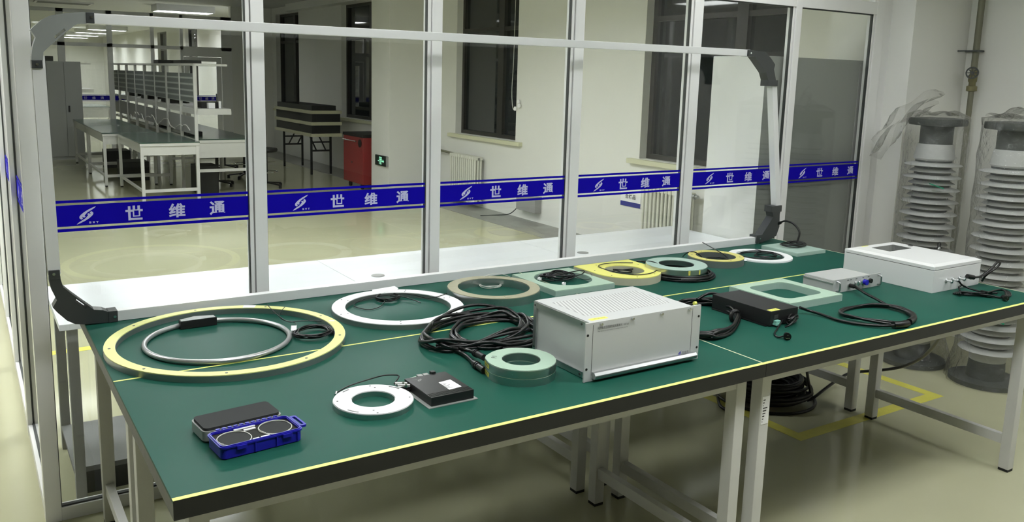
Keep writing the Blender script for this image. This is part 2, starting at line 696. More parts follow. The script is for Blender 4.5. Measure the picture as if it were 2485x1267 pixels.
struct(B().box(-9.2, 6.3, -9.3, YB + 0.2, -0.12, 0.0).obj('floor', 'floor'))
struct(B().box(-9.2, 6.3, -9.3, YB + 0.2, CEIL, CEIL + 0.1).obj('ceiling', 'ceiling'))
struct(B().box(-9.2, -9.0, -9.1, YB, 0, CEIL).obj('wall_left', 'wall'))
struct(B().box(-2.3, -2.1, 4.0, YB, 0, CEIL).obj('wall_reflector', 'wall'))  # unseen wall, added so the wing glass reflects something bright
struct(B().box(-9.2, 6.3, -9.3, -9.1, 0, CEIL).obj('wall_front', 'wall'))
struct(B().box(-9.2, 6.3, YB, YB + 0.2, 0, CEIL).obj('wall_back', 'wall'))
# window wall with recessed openings
WIN = [(4.85, 6.62), (8.95, 10.49), (13.05, 14.72), (17.0, 18.45), (21.4, 22.9), (25.6, 27.1), (29.8, 31.3)]
ZS, ZH = 0.96, 2.96
b = B()
y = -9.1
for a, c in WIN:
    b.box(XW, XW + 0.22, y, a, 0, CEIL)
    b.box(XW, XW + 0.22, a, c, 0, ZS)
    b.box(XW, XW + 0.22, a, c, ZH, CEIL)
    y = c
b.box(XW, XW + 0.22, y, YB, 0, CEIL)
struct(b.obj('wall_right', 'wall'))
struct(B().box(5.3, XW, 3.335, 3.97, 0, CEIL).obj('wall_right_pillar', 'wall'))
struct(B().box(5.2, XW, 11.08, 11.70, 0, CEIL).obj('wall_right_column', 'wall'))
struct(B().box(5.42, XW, 4.0, 18.6, 0, 0.003).obj('trim_floor_strip', 'concrete'))
struct(B().box(5.3, XW, 12.2, 12.5, 2.86, CEIL).box(5.75, XW, 12.5, 17.2, 2.96, CEIL).obj('trim_ceiling_duct', 'wall'))
for i, (a, c) in enumerate(WIN):
    wn = root_struct('window_%d' % (i + 1), (XW + 0.1, (a + c) / 2, ZS))
    f = B()
    x0, x1 = XW + 0.095, XW + 0.15
    f.box(x0, x1, a, a + 0.06, ZS, ZH).box(x0, x1, c - 0.06, c, ZS, ZH)
    f.box(x0, x1, a + 0.06, c - 0.06, ZS, ZS + 0.05).box(x0, x1, a + 0.06, c - 0.06, ZH - 0.05, ZH)
    f.box(x0 - 0.008, x1, a + (c - a) * 0.30, a + (c - a) * 0.30 + 0.13, ZS + 0.05, ZH - 0.05)
    f.box(x0, x1, a + 0.06, c - 0.06, 2.35, 2.40)
    f.obj('window_frame', 'winframe', wn)
    B().box(XW + 0.135, XW + 0.142, a + 0.05, c - 0.05, ZS + 0.03, ZH - 0.03).obj('window_pane', 'night', wn)
    B().box(XW - 0.055, XW + 0.095, a - 0.16, c + 0.14, ZS - 0.055, ZS - 0.005, 0.004).obj('window_sill', 'sill', wn)

# ------------------------------------------------------------------ glass partition in front of the benches
POST = [(0.178, 0.235), (1.0, 1.073), (1.826, 1.898), (2.638, 2.716), (3.457, 3.544), (4.300, 4.373), (5.090, 5.20)]
ZB0, ZB1 = 2.22, 2.297


def post(i, x0, x1, ztop=CEIL):
    b = B()
    bd = 0.02                                   # glazing bead left of the flat face
    if i == 0:
        b.box(x0, x1, YG, YG + 0.06, 0, ztop, 0.003)
    else:
        b.box(x0 + bd, x1, YG, YG + 0.052, 0, ztop, 0.003)
        b.box(x0, x0 + bd - 0.004, YG + 0.006, YG + 0.052, 0.05, ztop, 0.003)
    return struct(b.obj('trim_%d' % (i + 1), 'frame_white'))


for i, (a, c) in enumerate(POST):
    post(i, a, c)
struct(B().box(5.20, 5.31, YG + 0.02, YG + 0.08, 0, CEIL, 0.003).obj('trim_8', 'frame_white'))
b = B()
for (a0, a), (c, c1) in zip(POST, POST[1:]):
    b.box(a, c + 0.02, YG + 0.001, YG + 0.052, ZB0, ZB1, 0.003)
    b.box(a, c + 0.02, YG + 0.001, YG + 0.052, 0.0, 0.054, 0.003)
    b.box(a, c + 0.02, YG + 0.001, YG + 0.052, CEIL - 0.08, CEIL, 0.003)
struct(b.obj('trim_9', 'frame_white'))
g = B()
for (a0, a), (c, c1) in zip(POST, POST[1:]):
    for xx in (a, c - 0.006):
        g.box(xx + (0.003 if xx > a else 0), xx + (0.006 if xx > a else 0.003), YG + 0.010, YG + 0.03, 0.054, ZB0)
    g.box(a, c, YG + 0.010, YG + 0.03, 0.054, 0.060).box(a, c, YG + 0.010, YG + 0.03, ZB0 - 0.006, ZB0)
struct(g.obj('trim_10', 'gasket'))


def band(parent, o, u, L, offs=(0.148, 0.317, 0.477, 0.635)):
    """printed sticker strip with stripes, emblem and lettering; o = lower left corner at floor level"""
    o, u, z = Vector(o), Vector(u), Vector((0, 0, 1))
    n = u.cross(z)                               # towards the viewer
    s = B()
    for z0, z1 in ((1.2535, 1.264), (1.165, 1.245), (1.145, 1.1565)):
        p = o + n * 0.0012
        s.quad(p + z * z0, p + u * L + z * z0, p + u * L + z * z1, p + z * z1)
    st = s.obj('sticker_band', 'blue', parent)
    t = B()
    p = o + n * 0.0020
    put_swoosh(t, p + u * offs[0] + z * 1.2035, u, z, 0.066)
    for k, ch in enumerate('世维通'):
        put_text(t, ch, p + u * offs[k + 1] + z * 1.2025, u, z, h=0.057, wd=0.063, size=0.06, bold=0.0018)
    for k, ch in enumerate('SWT'):
        put_text(t, ch, p + u * (offs[0] + 0.012 + 0.0125 * k) + z * 1.1755, u, z, h=0.0075, wd=0.0085, size=0.01, bold=0.0004)
    t.obj('lettering', 'letter', st)


for i, ((a0, a), (c, c1)) in enumerate(zip(POST, POST[1:])):
    wn = root_struct('window_%d' % (i + 11), ((a + c) / 2, YG + 0.017, 0.05))
    B().box(a - 0.004, c + 0.004, YG + 0.015, YG + 0.020, 0.045, ZB0 + 0.006).obj('glass_pane', 'glass', wn)
    B().box(a - 0.004, c + 0.004, YG + 0.015, YG + 0.020, ZB1 - 0.006, CEIL - 0.07).obj('upper_pane', 'glass', wn)
    band(wn, (a, YG + 0.015, 0), (1, 0, 0), c - a)

# side wing of the partition, running back from the corner post
WY = [(YG, YG + 0.06), (4.42, 4.52), (5.45, 5.55), (6.5, 6.6), (7.5, 7.6), (8.5, 8.6), (9.5, 9.6), (11.0, 11.1), (12.5, 12.6), (14.0, 14.1), (15.5, 15.6), (17.0, 17.1), (18.6, 18.7)]
b = B()
for a, c in WY[1:]:
    b.box(0.178, 0.232, a, c, 0, CEIL, 0.003)
for (a0, a), (c, c1) in zip(WY, WY[1:]):
    for z0, z1 in ((0, 0.054), (ZB0, ZB1), (CEIL - 0.08, CEIL)):
        b.box(0.180, 0.230, a, c, z0, z1, 0.003)
struct(b.obj('trim_11', 'frame_white'))
g = B()
for (a0, a), (c, c1) in zip(WY, WY[1:]):
    g.box(0.199, 0.212, a, a + 0.003, 0.054, ZB0).box(0.199, 0.212, c - 0.003, c, 0.054, ZB0).box(0.197, 0.215, a, c, 0.054, 0.06)
struct(g.obj('trim_12', 'gasket'))
for i, ((a0, a), (c, c1)) in enumerate(zip(WY, WY[1:])):
    wn = root_struct('window_%d' % (i + 21), (0.205, (a + c) / 2, 0.05))
    B().box(0.203, 0.208, a - 0.003, c + 0.003, 0.045, ZB0 + 0.006).obj('glass_pane', 'glass', wn)
    B().box(0.203, 0.208, a - 0.003, c + 0.003, ZB1, CEIL - 0.07).obj('upper_pane', 'glass', wn)
    if i < 4:
        band(wn, (0.203, c, 0), (0, -1, 0), c - a, offs=(0.16, 0.36, 0.54, 0.72))

# second partition far behind the workbenches
YF = 18.7
b = B()
for x0, x1 in ((1.71, 1.84), (2.60, 2.70), (3.42, 3.49), (4.0, 4.06), (4.84, 5.06)):
    b.box(x0, x1, YF, YF + 0.06, 0, 2.86)
b.box(0.235, 5.06, YF, YF + 0.06, 2.15, 2.22).box(0.235, 5.06, YF, YF + 0.06, 2.79, 2.86)
b.box(0.235, 5.06, YF, YF + 0.06, 0, 0.06).box(4.06, 4.84, YF, YF + 0.06, 2.02, 2.15)
struct(b.obj('trim_13', 'frame_white'))
struct(B().box(5.06, XW, YF, YF + 0.2, 0, CEIL).obj('wall_back_pier', 'wall'))
for i, (x0, x1) in enumerate(((0.235, 1.71), (1.84, 2.60), (2.70, 3.42), (3.49, 4.0))):
    wn = root_struct('window_%d' % (i + 41), ((x0 + x1) / 2, YF + 0.03, 0.05))
    B().box(x0, x1, YF + 0.028, YF + 0.033, 0.06, 2.15).obj('glass_pane', 'glass', wn)
    B().box(x0, x1, YF + 0.028, YF + 0.033, 2.22, 2.79).obj('upper_pane', 'glass', wn)
    s = B()
    for z0, z1 in ((1.197, 1.207), (1.098, 1.187), (1.078, 1.088)):
        s.box(x0, x1, YF + 0.024, YF + 0.027, z0, z1)
    sb = s.obj('sticker_band', 'blue', wn)
    t = B()
    for k, ch in enumerate('世维通'):
        put_text(t, ch, (x0 + (x1 - x0) * (0.42 + 0.2 * k), YF + 0.0235, 1.142), (1, 0, 0), (0, 0, 1), h=0.057, wd=0.062, size=0.06, bold=0.0018)
    t.obj('lettering', 'letter', sb)
dr = root_struct('door_1', (4.45, YF + 0.03, 0))
B().box(4.07, 4.17, YF + 0.005, YF + 0.05, 0.01, 2.01).box(4.73, 4.83, YF + 0.005, YF + 0.05, 0.01, 2.01).box(4.17, 4.73, YF + 0.005, YF + 0.05, 1.92, 2.01).box(4.17, 4.73, YF + 0.005, YF + 0.05, 0.01, 0.2).obj('door_frame', 'frame_white', dr)
B().box(4.17, 4.73, YF + 0.026, YF + 0.031, 0.2, 1.92).obj('glass_pane', 'glass', dr)
s = B()
for z0, z1 in ((1.197, 1.207), (1.098, 1.187), (1.078, 1.088)):
    s.box(4.17, 4.73, YF + 0.020, YF + 0.024, z0, z1)
sb = s.obj('sticker_band', 'blue', dr)
t = B()
for k, ch in enumerate('世维通'):
    put_text(t, ch, (4.38 + 0.13 * k, YF + 0.0195, 1.142), (1, 0, 0), (0, 0, 1), h=0.057, wd=0.062, size=0.06, bold=0.0018)
t.obj('lettering', 'letter', sb)
B().cyl((4.70, YF - 0.04, 0.95), (4.70, YF - 0.04, 1.25), 0.012).obj('door_handle', 'chrome', dr, True)

# ------------------------------------------------------------------ ceiling lights


def ceiling_light(x, y, label, group='ceiling light panels', rz=0.0, m='lamp'):
    t = thing('ceiling_light', label, 'ceiling light', (0, 0, 0), 0, group)
    fr = B()
    for a, c, d, e in ((-0.6, 0.6, -0.3, -0.27), (-0.6, 0.6, 0.27, 0.3), (-0.6, -0.57, -0.27, 0.27), (0.57, 0.6, -0.27, 0.27)):
        fr.box(a, c, d, e, -0.14, 0.0)  # deep skirt, shaped to keep low-angle light off the upper walls
    fr.obj('light_skirt', 'lamp_frame', t)
    B().box(-0.57, 0.57, -0.27, 0.27, -0.02, -0.006).obj('diffuser', m, t)
    t.location = (x, y, CEIL)
    t.rotation_euler = (0, 0, rz)
    return t


L0 = ceiling_light(1.15, 2.95, 'lit ceiling panel above the left green benches', m='lamp_soft')
L2 = ceiling_light(0.9, 1.1, 'unseen fill panel above the aisle, left of the viewer line', m='lamp_fill')
L1 = ceiling_light(1.4, 5.6, 'lit ceiling panel over the white desks near the corner')
for x, y, lb in ((3.6, 2.95, 'lit ceiling panel above the right green benches'),
                 (2.7, 1.1, 'unseen fill panel above the aisle in front of the silver rack unit'),
                 (4.4, 0.75, 'unseen fill panel above the aisle at the right wall'),
                 (-0.9, 4.9, 'lit ceiling panel over the corridor beside the glass wing'),
                 (-0.9, 7.6, 'lit ceiling panel over the corridor farther along the glass wing'),
                 (3.3, 7.3, 'lit ceiling panel near the big window and radiator'),
                 (2.2, 9.6, 'lit ceiling panel between the white desks and the workbenches'),
                 (0.95, 12.7, 'lit ceiling panel over the nearest pale work table'),
                 (2.35, 16.1, 'lit ceiling panel over the shelf racks'),
                 (4.28, 19.6, 'lit ceiling panel just beyond the far glass partition'),
                 (4.4, 23.0, 'lit ceiling panel in the far room, nearest of its receding row'),
                 (4.4, 26.3, 'lit ceiling panel in the far room, second of its receding row'),
                 (4.4, 31.5, 'lit ceiling panel in the far room, third of its receding row'),
                 (4.4, 34.8, 'lit ceiling panel in the far room, fourth of its receding row'),
                 (4.4, 38.2, 'lit ceiling panel in the far room, fifth of its receding row'),
                 (4.4, 41.4, 'lit ceiling panel in the far room, farthest of its receding row')):
    copy_tree(L0 if 2 < y < 3.4 or 12 < y < 17 else L2 if y < 2 else L1, None, (x, y, CEIL), PI / 2 if 3.4 < y < 12 else 0.0, lb)
v = thing('ceiling_vent', 'dark slotted ceiling vent above the far glass partition at left', 'vent', (2.0, 20.6, CEIL))
B().box(1.5, 2.6, 20.3, 20.9, CEIL - 0.03, CEIL).obj('vent_frame', 'lamp_frame', v)
b = B()
for k in range(4):
    b.box(1.55, 2.55, 20.36 + k * 0.13, 20.42 + k * 0.13, CEIL - 0.036, CEIL - 0.03)
b.obj('vent_slots', 'vent', v)

# ------------------------------------------------------------------ helpers for things on the benches


def aty(px, py, Y):
    """point of the photograph -> point of the vertical plane y = Y"""
    a, b_ = (px - PX) / FPX, -(py - PY) / FPX
    d = [RT[i] * a + UP[i] * b_ + FW[i] for i in range(3)]
    t = (Y - EYE[1]) / d[1]
    return (d[0] * t, Y, EYE[2] + d[2] * t)


def loops(c, r, n, z, jit=0.06, squash=1.0, rot=0.0, dz=0.004, ph=0.0, dr=0.0, k=14, turns_open=0.0):
    """wandering loops of a coiled cable as a list of points"""
    out = []
    total = int(n * k)
    for i in range(total + 1):
        a = ph + 2 * PI * i / k
        f = i / max(1, total)
        rr = r * (1 + jit * math.sin(1.7 * i * 0.37 + n) + jit * 0.6 * math.sin(0.9 * i + 2.1)) + dr * (f - 0.5) * 2
        x, y_ = rr * math.cos(a), rr * squash * math.sin(a)
        out.append((c[0] + x * math.cos(rot) - y_ * math.sin(rot), c[1] + x * math.sin(rot) + y_ * math.cos(rot),
                    z + dz * (0.5 + 0.5 * math.sin(0.8 * i + n)) + dz * f))
    return out


def screws(parent, pts, r=0.004, h=0.0006, m='screw'):
    for p in pts:
        B().cyl((p[0], p[1], p[2] - 0.0005), (p[0], p[1], p[2] + h), r, seg=12).obj('screw', m, parent)


# ------------------------------------------------------------------ white desks behind the glass
D0, D1, DZ = 3.575, 4.255, 0.765


def desk(x0, x1, label, grommet):
    t = thing('white_desk', label, 'desk', ((x0 + x1) / 2, (D0 + D1) / 2, 0), 0, 'white desks behind the glass')
    B().box(x0 + 0.0015, x1 - 0.0015, D0, D1, DZ - 0.025, DZ, 0.002).obj('desktop', 'desk_white', t)
    for xx in (x0 + 0.03, x1 - 0.07):
        for yy in (D0 + 0.04, D1 - 0.08):
            B().box(xx, xx + 0.04, yy, yy + 0.04, 0, DZ - 0.025, 0.003).obj('leg', 'desk_grey', t)
    B().box(x0 + 0.07, x1 - 0.07, D1 - 0.13, D1 - 0.11, 0.62, DZ - 0.025).obj('cable_tray', 'dark', t)
    B().box(x0 + 0.03, x1 - 0.03, D0 + 0.09, D1 - 0.09, 0.10, 0.122).obj('low_shelf', 'shelf_grey', t)
    B().box(x0 + 0.05, x1 - 0.05, D0 + 0.10, D0 + 0.12, 0.0, 0.0995).obj('plinth', 'dark', t)
    if grommet:
        B().lathe([(0, 0), (0.033, 0), (0.033, 0.002), (0.03, 0.003), (0, 0.003)], (grommet[0], grommet[1], DZ), 24).obj('grommet', 'desk_grey', t, True)


desk(0.272, 1.573, 'white desk behind the glass nearest the corner post', None)
desk(1.573, 2.870, 'middle white desk behind the glass, round grommet near its left seam', (1.72, 3.79))
desk(2.870, 4.160, 'white desk behind the glass beside the tall grey cabinet', (3.013, 3.79))

# ------------------------------------------------------------------ the four green benches
TX = (0.333, 2.2215, 4.110)
TY = (1.794, 2.620, 3.446)


def bench(x0, x1, y0, y1, label, front=False, left=False, tag_leg=False):
    t = thing('workbench', label, 'workbench', ((x0 + x1) / 2, (y0 + y1) / 2, 0), 0, 'green topped benches pushed together')
    e = 0.0008
    B().box(x0 + e, x1 - e, y0 + e, y1 - e, T - 0.008, T).obj('bench_mat', 'green', t)
    core = B().box(x0 + e, x1 - e, y0 + e, y1 - e, T - 0.046, T - 0.0082)
    core.obj('tabletop', 'grey_edge', t)
    if front:
        B().box(x0 + e, x1 - e, y0 - 0.0015, y0 + 0.0008, T - 0.046, T - 0.0005).obj('edge_band', 'black_edge', t)
        B().box(x0 + e, x1 - e, y0 - 0.001, y0 + 0.013, T, T + 0.0007).obj('edge_tape', 'yellow_tape', t)
        B().box(x0 + e, x1 - e, y1 - 0.0085, y1 - 0.0002, T, T + 0.0006).obj('seam_tape', 'yellow_tape', t)
    for xx in ((x1 - 0.006) if x1 < 3 else (x1 - 0.007),):
        B().box(xx, x1 - e, y0 + 0.014, y1 - 0.010, T, T + 0.0005).obj('side_tape', 'pale_tape', t)
    ins, lw = 0.04, 0.046
    zb = T - 0.046
    ap = B()
    g_ = ins + 0.003
    ap.box(x0 + ins + lw, x1 - ins - lw, y0 + g_, y0 + g_ + 0.03, zb - 0.042, zb).box(x0 + ins + lw, x1 - ins - lw, y1 - g_ - 0.03, y1 - g_, zb - 0.042, zb)
    ap.box(x0 + g_, x0 + g_ + 0.03, y0 + ins + lw, y1 - ins - lw, zb - 0.042, zb).box(x1 - g_ - 0.03, x1 - g_, y0 + ins + lw, y1 - ins - lw, zb - 0.042, zb)
    ap.obj('apron', 'steel_white', t)
    for i, xx in enumerate((x0 + ins, x1 - ins - lw)):
        for j, yy in enumerate((y0 + ins, y1 - ins - lw)):
            lg = B().box(xx, xx + lw, yy, yy + lw, 0.012, zb - 0.0005, 0.003).obj('leg', 'steel_white', t)
            B().box(xx + 0.001, xx + lw - 0.001, yy + 0.001, yy + lw - 0.001, 0, 0.012).obj('rubber_foot', 'rubber', lg)
            if tag_leg and i == 0 and j == 0:
                s = B().box(xx + 0.006, xx + lw - 0.004, yy - 0.0012, yy + 0.0002, 0.60, 0.70).obj('paper_label', 'paper', lg)
                k = B()
                for q in range(9):
                    k.box(xx + 0.010, xx + 0.012 + 0.004 * (q * 7 % 6), yy - 0.0016, yy - 0.0011, 0.608 + q * 0.0098, 0.612 + q * 0.0098)
                k.obj('print', 'ink', lg)
        B().box(xx + 0.008, xx + lw - 0.008, y0 + ins + lw, y1 - ins - lw, 0.125, 0.170, 0.002).obj('stretcher', 'steel_white', t)
    return t


bench(TX[0], TX[1], TY[0], TY[1], 'front left green bench under the blue case and the silver rack unit', True, True)
bench(TX[1], TX[2], TY[0], TY[1], 'front right green bench under the white enclosure', True, False, True)
bench(TX[0], TX[1], TY[1], TY[2], 'back left green bench under the largest yellow ring')
bench(TX[1], TX[2], TY[1], TY[2], 'back right green bench under the row of small rings')

# ------------------------------------------------------------------ big rectangular loop frame
FY = 3.265
fr = thing('loop_frame', 'large aluminium rectangular loop frame with dark corner brackets standing against the glass', 'loop frame', (2.1, FY + 0.02, T))
B().box(0.42, 3.895, FY, FY + 0.036, T + 0.001, T + 0.040, 0.002).obj('bottom_bar', 'bar_alu', fr)
B().box(0.365, 3.70, FY, FY + 0.036, 1.905, 1.940, 0.002).obj('top_bar', 'bar_alu', fr)
B().bar((0.2455, FY + 0.018, 1.04), (0.2385, FY + 0.018, 1.79), 0.036, 0.036, 0.002).obj('left_bar', 'bar_alu', fr)
p0, p1 = aty(1883, 506, FY + 0.018), aty(1873, 200, FY + 0.018)
b = B()
b.bar(p0, p1, 0.040, 0.040, 0.002)
b.obj('right_bar', 'bar_alu', fr)


def bracket(name, px, A, Bp, m, clips, scr, slot=True):
    """corner bracket traced in the plane of the frame; slot cut along its inner edge between A and Bp"""
    ia = px.index(A)
    d = (Bp[0] - A[0], Bp[1] - A[1])
    L = math.hypot(*d)
    cx_ = sum(p[0] for p in px) / len(px)
    cy_ = sum(p[1] for p in px) / len(px)
    n = (-d[1] / L, d[0] / L)
    mid = ((A[0] + Bp[0]) / 2, (A[1] + Bp[1]) / 2)
    if (cx_ - mid[0]) * n[0] + (cy_ - mid[1]) * n[1] < 0:
        n = (-n[0], -n[1])
    pts = list(px)

    def P(s, e):
        return (A[0] + d[0] * s + n[0] * e, A[1] + d[1] * s + n[1] * e)
    if slot:
        pts[ia + 1:ia + 1] = [P(0.2, 0), P(0.2, 0.16 * L), P(0.7, 0.16 * L), P(0.7, 0)]
    Q = [aty(x, y_, FY) for x, y_ in pts]
    bb = B()
    bb.prism([(q[0], q[2]) for q in Q], FY - 0.008, FY + 0.044, axis='y')
    if slot:
        strip = [aty(*P(s, e), FY) for s, e in ((0.1, 0), (0.8, 0), (0.8, 0.06 * L), (0.1, 0.06 * L))]
        bb.prism([(q[0], q[2]) for q in strip], FY - 0.007, FY + 0.043, axis='y')
    o = bb.obj(name, m, fr)
    for c in clips:
        q = [aty(x, y_, FY) for x, y_ in c]
        xs, zs = [v_[0] for v_ in q], [v_[2] for v_ in q]
        B().box(min(xs), max(xs), FY - 0.010, FY + 0.046, max(T + 0.0005, min(zs)), max(zs), 0.002).obj('clip', 'brk_dark', o)
    for s in scr:
        q = Vector(aty(*s, FY))
        B().cyl(q + Vector((0, -0.009, 0)), q + Vector((0, -0.0125, 0)), 0.005, seg=14).obj('screw', 'chrome', o)
    return o


bracket('corner_bracket', [(118, 670), (146, 669), (147, 678), (153, 696), (177, 715), (227.4, 750.3), (249, 751.6), (266, 757), (266, 781),
                           (240, 783), (202, 786), (182, 785.5), (162, 776.9), (138, 756.6), (127.6, 745.3), (137.7, 727.6), (124, 701), (119, 682)],
        (177, 715), (227.4, 750.3), 'brk_dark', [[(117, 656.5), (146, 677)], [(262, 754.5), (286, 779)]], [(130, 664), (278, 767)])
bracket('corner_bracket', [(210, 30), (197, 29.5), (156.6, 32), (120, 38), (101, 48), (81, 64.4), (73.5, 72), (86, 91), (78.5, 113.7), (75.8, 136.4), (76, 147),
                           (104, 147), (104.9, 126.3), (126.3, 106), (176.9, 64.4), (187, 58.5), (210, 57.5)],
        (126.3, 106), (176.9, 64.4), 'brk_glare', [[(207, 29.5), (229, 57.5)], [(75.5, 145), (104, 166)]], [(221, 42), (89.7, 156)])
bracket('corner_bracket', [(1822, 121.5), (1833, 124), (1855, 125.4), (1869, 142), (1878.6, 157), (1875.5, 168), (1881, 198), (1863, 200), (1856.5, 176.4), (1835.8, 146), (1829, 137), (1822, 136)],
        (1856.5, 176.4), (1835.8, 146), 'brk_dark', [[(1814, 121), (1825, 137)], [(1861.5, 194), (1884, 209.5)]], [(1819, 129)], False)
bracket('corner_bracket', [(1871, 508), (1892.5, 508), (1889.6, 520.5), (1888.8, 549.4), (1881.3, 571.5), (1863.4, 582), (1844, 587), (1836, 586), (1837.2, 572.9), (1845.5, 571.5), (1874.4, 526)],
        (1845.5, 571.5), (1874.4, 526), 'brk_dark', [[(1870.5, 500), (1893.5, 513)], [(1834, 571), (1848, 587.5)]], [(1841, 579)], False)

# ------------------------------------------------------------------ flat ring sensors


def ring(name, label, c, ro, ri, h, top, side, nscr=0, sr=0.004, z0=T, tp=0.0025, group='ring shaped sensors on the benches', lip=0.0012, rs=None):
    t = thing(name, label, 'sensor ring', (c[0], c[1], z0), 0, group)
    B().prism(circ(c[0], c[1], ro), z0, z0 + h - tp, circ(c[0], c[1], ri)).obj('ring_body', side, t, True)
    B().prism(circ(c[0], c[1], ro - lip), z0 + h - tp, z0 + h, circ(c[0], c[1], ri + lip)).obj('top_plate', top, t, True)
    for k in range(nscr):
        a = 2 * PI * (k + 0.35) / nscr
        rr = rs or (ro + ri) / 2
        screws(t, [(c[0] + rr * math.cos(a), c[1] + rr * math.sin(a), z0 + h)], sr)
    return t


rA = ring('sensor_ring', 'largest ring, pale yellow top, around the bent metal hose loop', (0.732, 2.836), 0.393, 0.356, 0.022, 'ring_yellow', 'alu_dull', 9, 0.0045)
b = B()
a0 = 1.05
b.prism([(0.732 + r * math.cos(a0 + k * 0.03), 2.836 + r * math.sin(a0 + k * 0.03)) for r, ks in ((0.391, range(5)), (0.358, range(4, -1, -1))) for k in ks], T + 0.022, T + 0.0226)
b.obj('white_patch', 'paper', rA)
rC = ring('sensor_ring', 'white topped ring with a small black cable coil lying inside it', (1.416, 2.927), 0.259, 0.206, 0.021, 'ring_white', 'alu_dull', 0)
screws(rC, [(1.416 + rr * math.cos(a), 2.927 + rr * math.sin(a), T + 0.021) for a in (0.1, 1.0, 2.3, 3.2, 4.3, 5.4) for rr in (0.218, 0.246)], 0.003)
B().prism([at(*p, T + 0.021)[:2] for p in ((903, 704), (957, 695), (967, 700), (958, 707), (905, 712))], T + 0.0205, T + 0.0222).obj('paper_tab', 'paper', rC)
rD = ring('sensor_ring', 'beige topped ring with a polished rim and a thin white cord coil inside', (1.885, 2.969), 0.198, 0.153, 0.036, 'ring_beige', 'alu', 0)
B().prism([at(*p, T + 0.036)[:2] for p in ((1223, 720), (1236, 718.5), (1242, 721), (1229, 722.8))], T + 0.0355, T + 0.0368).obj('paper_label', 'ring_beige', rD)

# metal hose loop inside the large ring
hose = thing('hose_loop', 'bent silver metal hose loop with a dark joint box, inside the largest ring', 'sensor loop', (0.701, 2.854, T))
pts = []
c0 = (0.701, 2.854)
for k in range(60):
    a = 2 * PI * k / 60
    pts.append((c0[0] + 0.236 * math.cos(a), c0[1] + 0.236 * math.sin(a), T + 0.0095))
B().tube(pts, 0.0088, 14, True, 2).obj('metal_hose', 'hose', hose, True, 60)
f0, f1 = Vector(at(438.3, 781.6, T + 0.030)), Vector(at(526.2, 769.8, T + 0.030))
ax = (f1 - f0).normalized()
ay = Vector((-ax.y, ax.x, 0))
LN = (f1 - f0).length
b = B()
o2 = [f0, f1, f1 + ay * 0.034, f0 + ax * LN * 0.45 + ay * 0.052, f0 + ax * LN * 0.22 + ay * 0.040, f0 + ay * 0.030]
b.prism([(p.x, p.y) for p in o2], T + 0.002, T + 0.030)
jb = b.obj('joint_box', 'dark', hose)
b = B()
q = [f0 + ax * LN * 0.03 + ay * 0.003, f1 - ax * 0.004 + ay * 0.003, f1 - ax * 0.004 + ay * 0.031, f0 + ax * LN * 0.45 + ay * 0.048, f0 + ax * LN * 0.23 + ay * 0.036, f0 + ax * LN * 0.03 + ay * 0.027]
b.prism([(p.x, p.y) for p in q], T + 0.030, T + 0.0312)
b.obj('cover_plate', 'alu_dull', jb)

# leads and coil of the large ring
cb = thing('cable_coil', 'thin black cable coil with white clips inside the largest ring', 'cable', (1.011, 2.777, T), 0, 'cable coils on the benches')
b = B()
b.tube(loops((1.011, 2.777), 0.066, 5, T + 0.006, 0.07, 0.92, 0.2, 0.008), 0.0024, 8)
b.tube(loops((1.008, 2.772), 0.060, 3, T + 0.012, 0.09, 0.95, 0.9, 0.006), 0.0024, 8)
b.tube([at(648, 738, T + 0.024), at(660, 752, T + 0.020), at(678, 768, T + 0.014), at(700, 781, T + 0.010), at(730, 779, T + 0.010), at(770, 779, T + 0.012), at(798, 780, T + 0.014)], 0.0018, 8)
b.tube([at(691, 745, T + 0.024), at(681, 757, T + 0.020), at(678, 768, T + 0.012), at(688, 777, T + 0.008), at(715, 783, T + 0.006), at(719, 795, T + 0.006)], 0.0012, 6)
b.obj('cable', 'cable', cb, True, 60)
for px in ((713, 800), (805, 787)):
    q = Vector(at(*px, T + 0.012))
    B().bar(q + Vector((-0.004, -0.010, -0.004)), q + Vector((0.004, 0.010, 0.004)), 0.014, 0.014, 0.003).obj('white_clip', 'paper', cb)

# coil inside the white ring
cb = thing('cable_coil', 'small tight black cable coil with a loose tail inside the white topped ring', 'cable', at(941, 728), 0, 'cable coils on the benches')
b = B()
b.tube(loops(at(941, 728)[:2], 0.048, 5, T + 0.004, 0.04, 0.95, 0.3, 0.008), 0.0026, 8)
b.tube([at(936, 727, T + 0.012), at(925, 742, T + 0.006), at(900, 751, T + 0.004), at(873, 748, T + 0.004), at(859, 741, T + 0.006), at(872, 731, T + 0.008), at(905, 721, T + 0.014), at(947, 716, T + 0.022),
        at(980, 712.8, T + 0.024), at(1008.7, 717, T + 0.020), at(1035, 723, T + 0.016), at(1061.8, 720, T + 0.022), at(1084.8, 711.9, T + 0.0235)], 0.0018, 8)
b.tube([at(947, 718, T + 0.010), at(980, 721, T + 0.014), at(1004, 728, T + 0.012), at(1021, 735, T + 0.010)], 0.0020, 8)
b.obj('cable', 'cable', cb, True, 60)

# thin white cord in the beige ring
cb = thing('cord_coil', 'thin white cord coil lying inside the beige topped ring', 'cord', at(1188, 696), 0)
b = B()
b.tube(loops(at(1190, 696)[:2], 0.044, 4, T + 0.002, 0.08, 0.95, 0.1, 0.006), 0.0013, 6)
b.tube([at(1160, 690, T + 0.004), at(1163, 682, T + 0.02), at(1180, 669, T + 0.04), at(1202, 664, T + 0.045), at(1228, 668, T + 0.040), at(1240, 674, T + 0.0375)], 0.0011, 6)
b.obj('cord', 'wire', cb, True, 60)

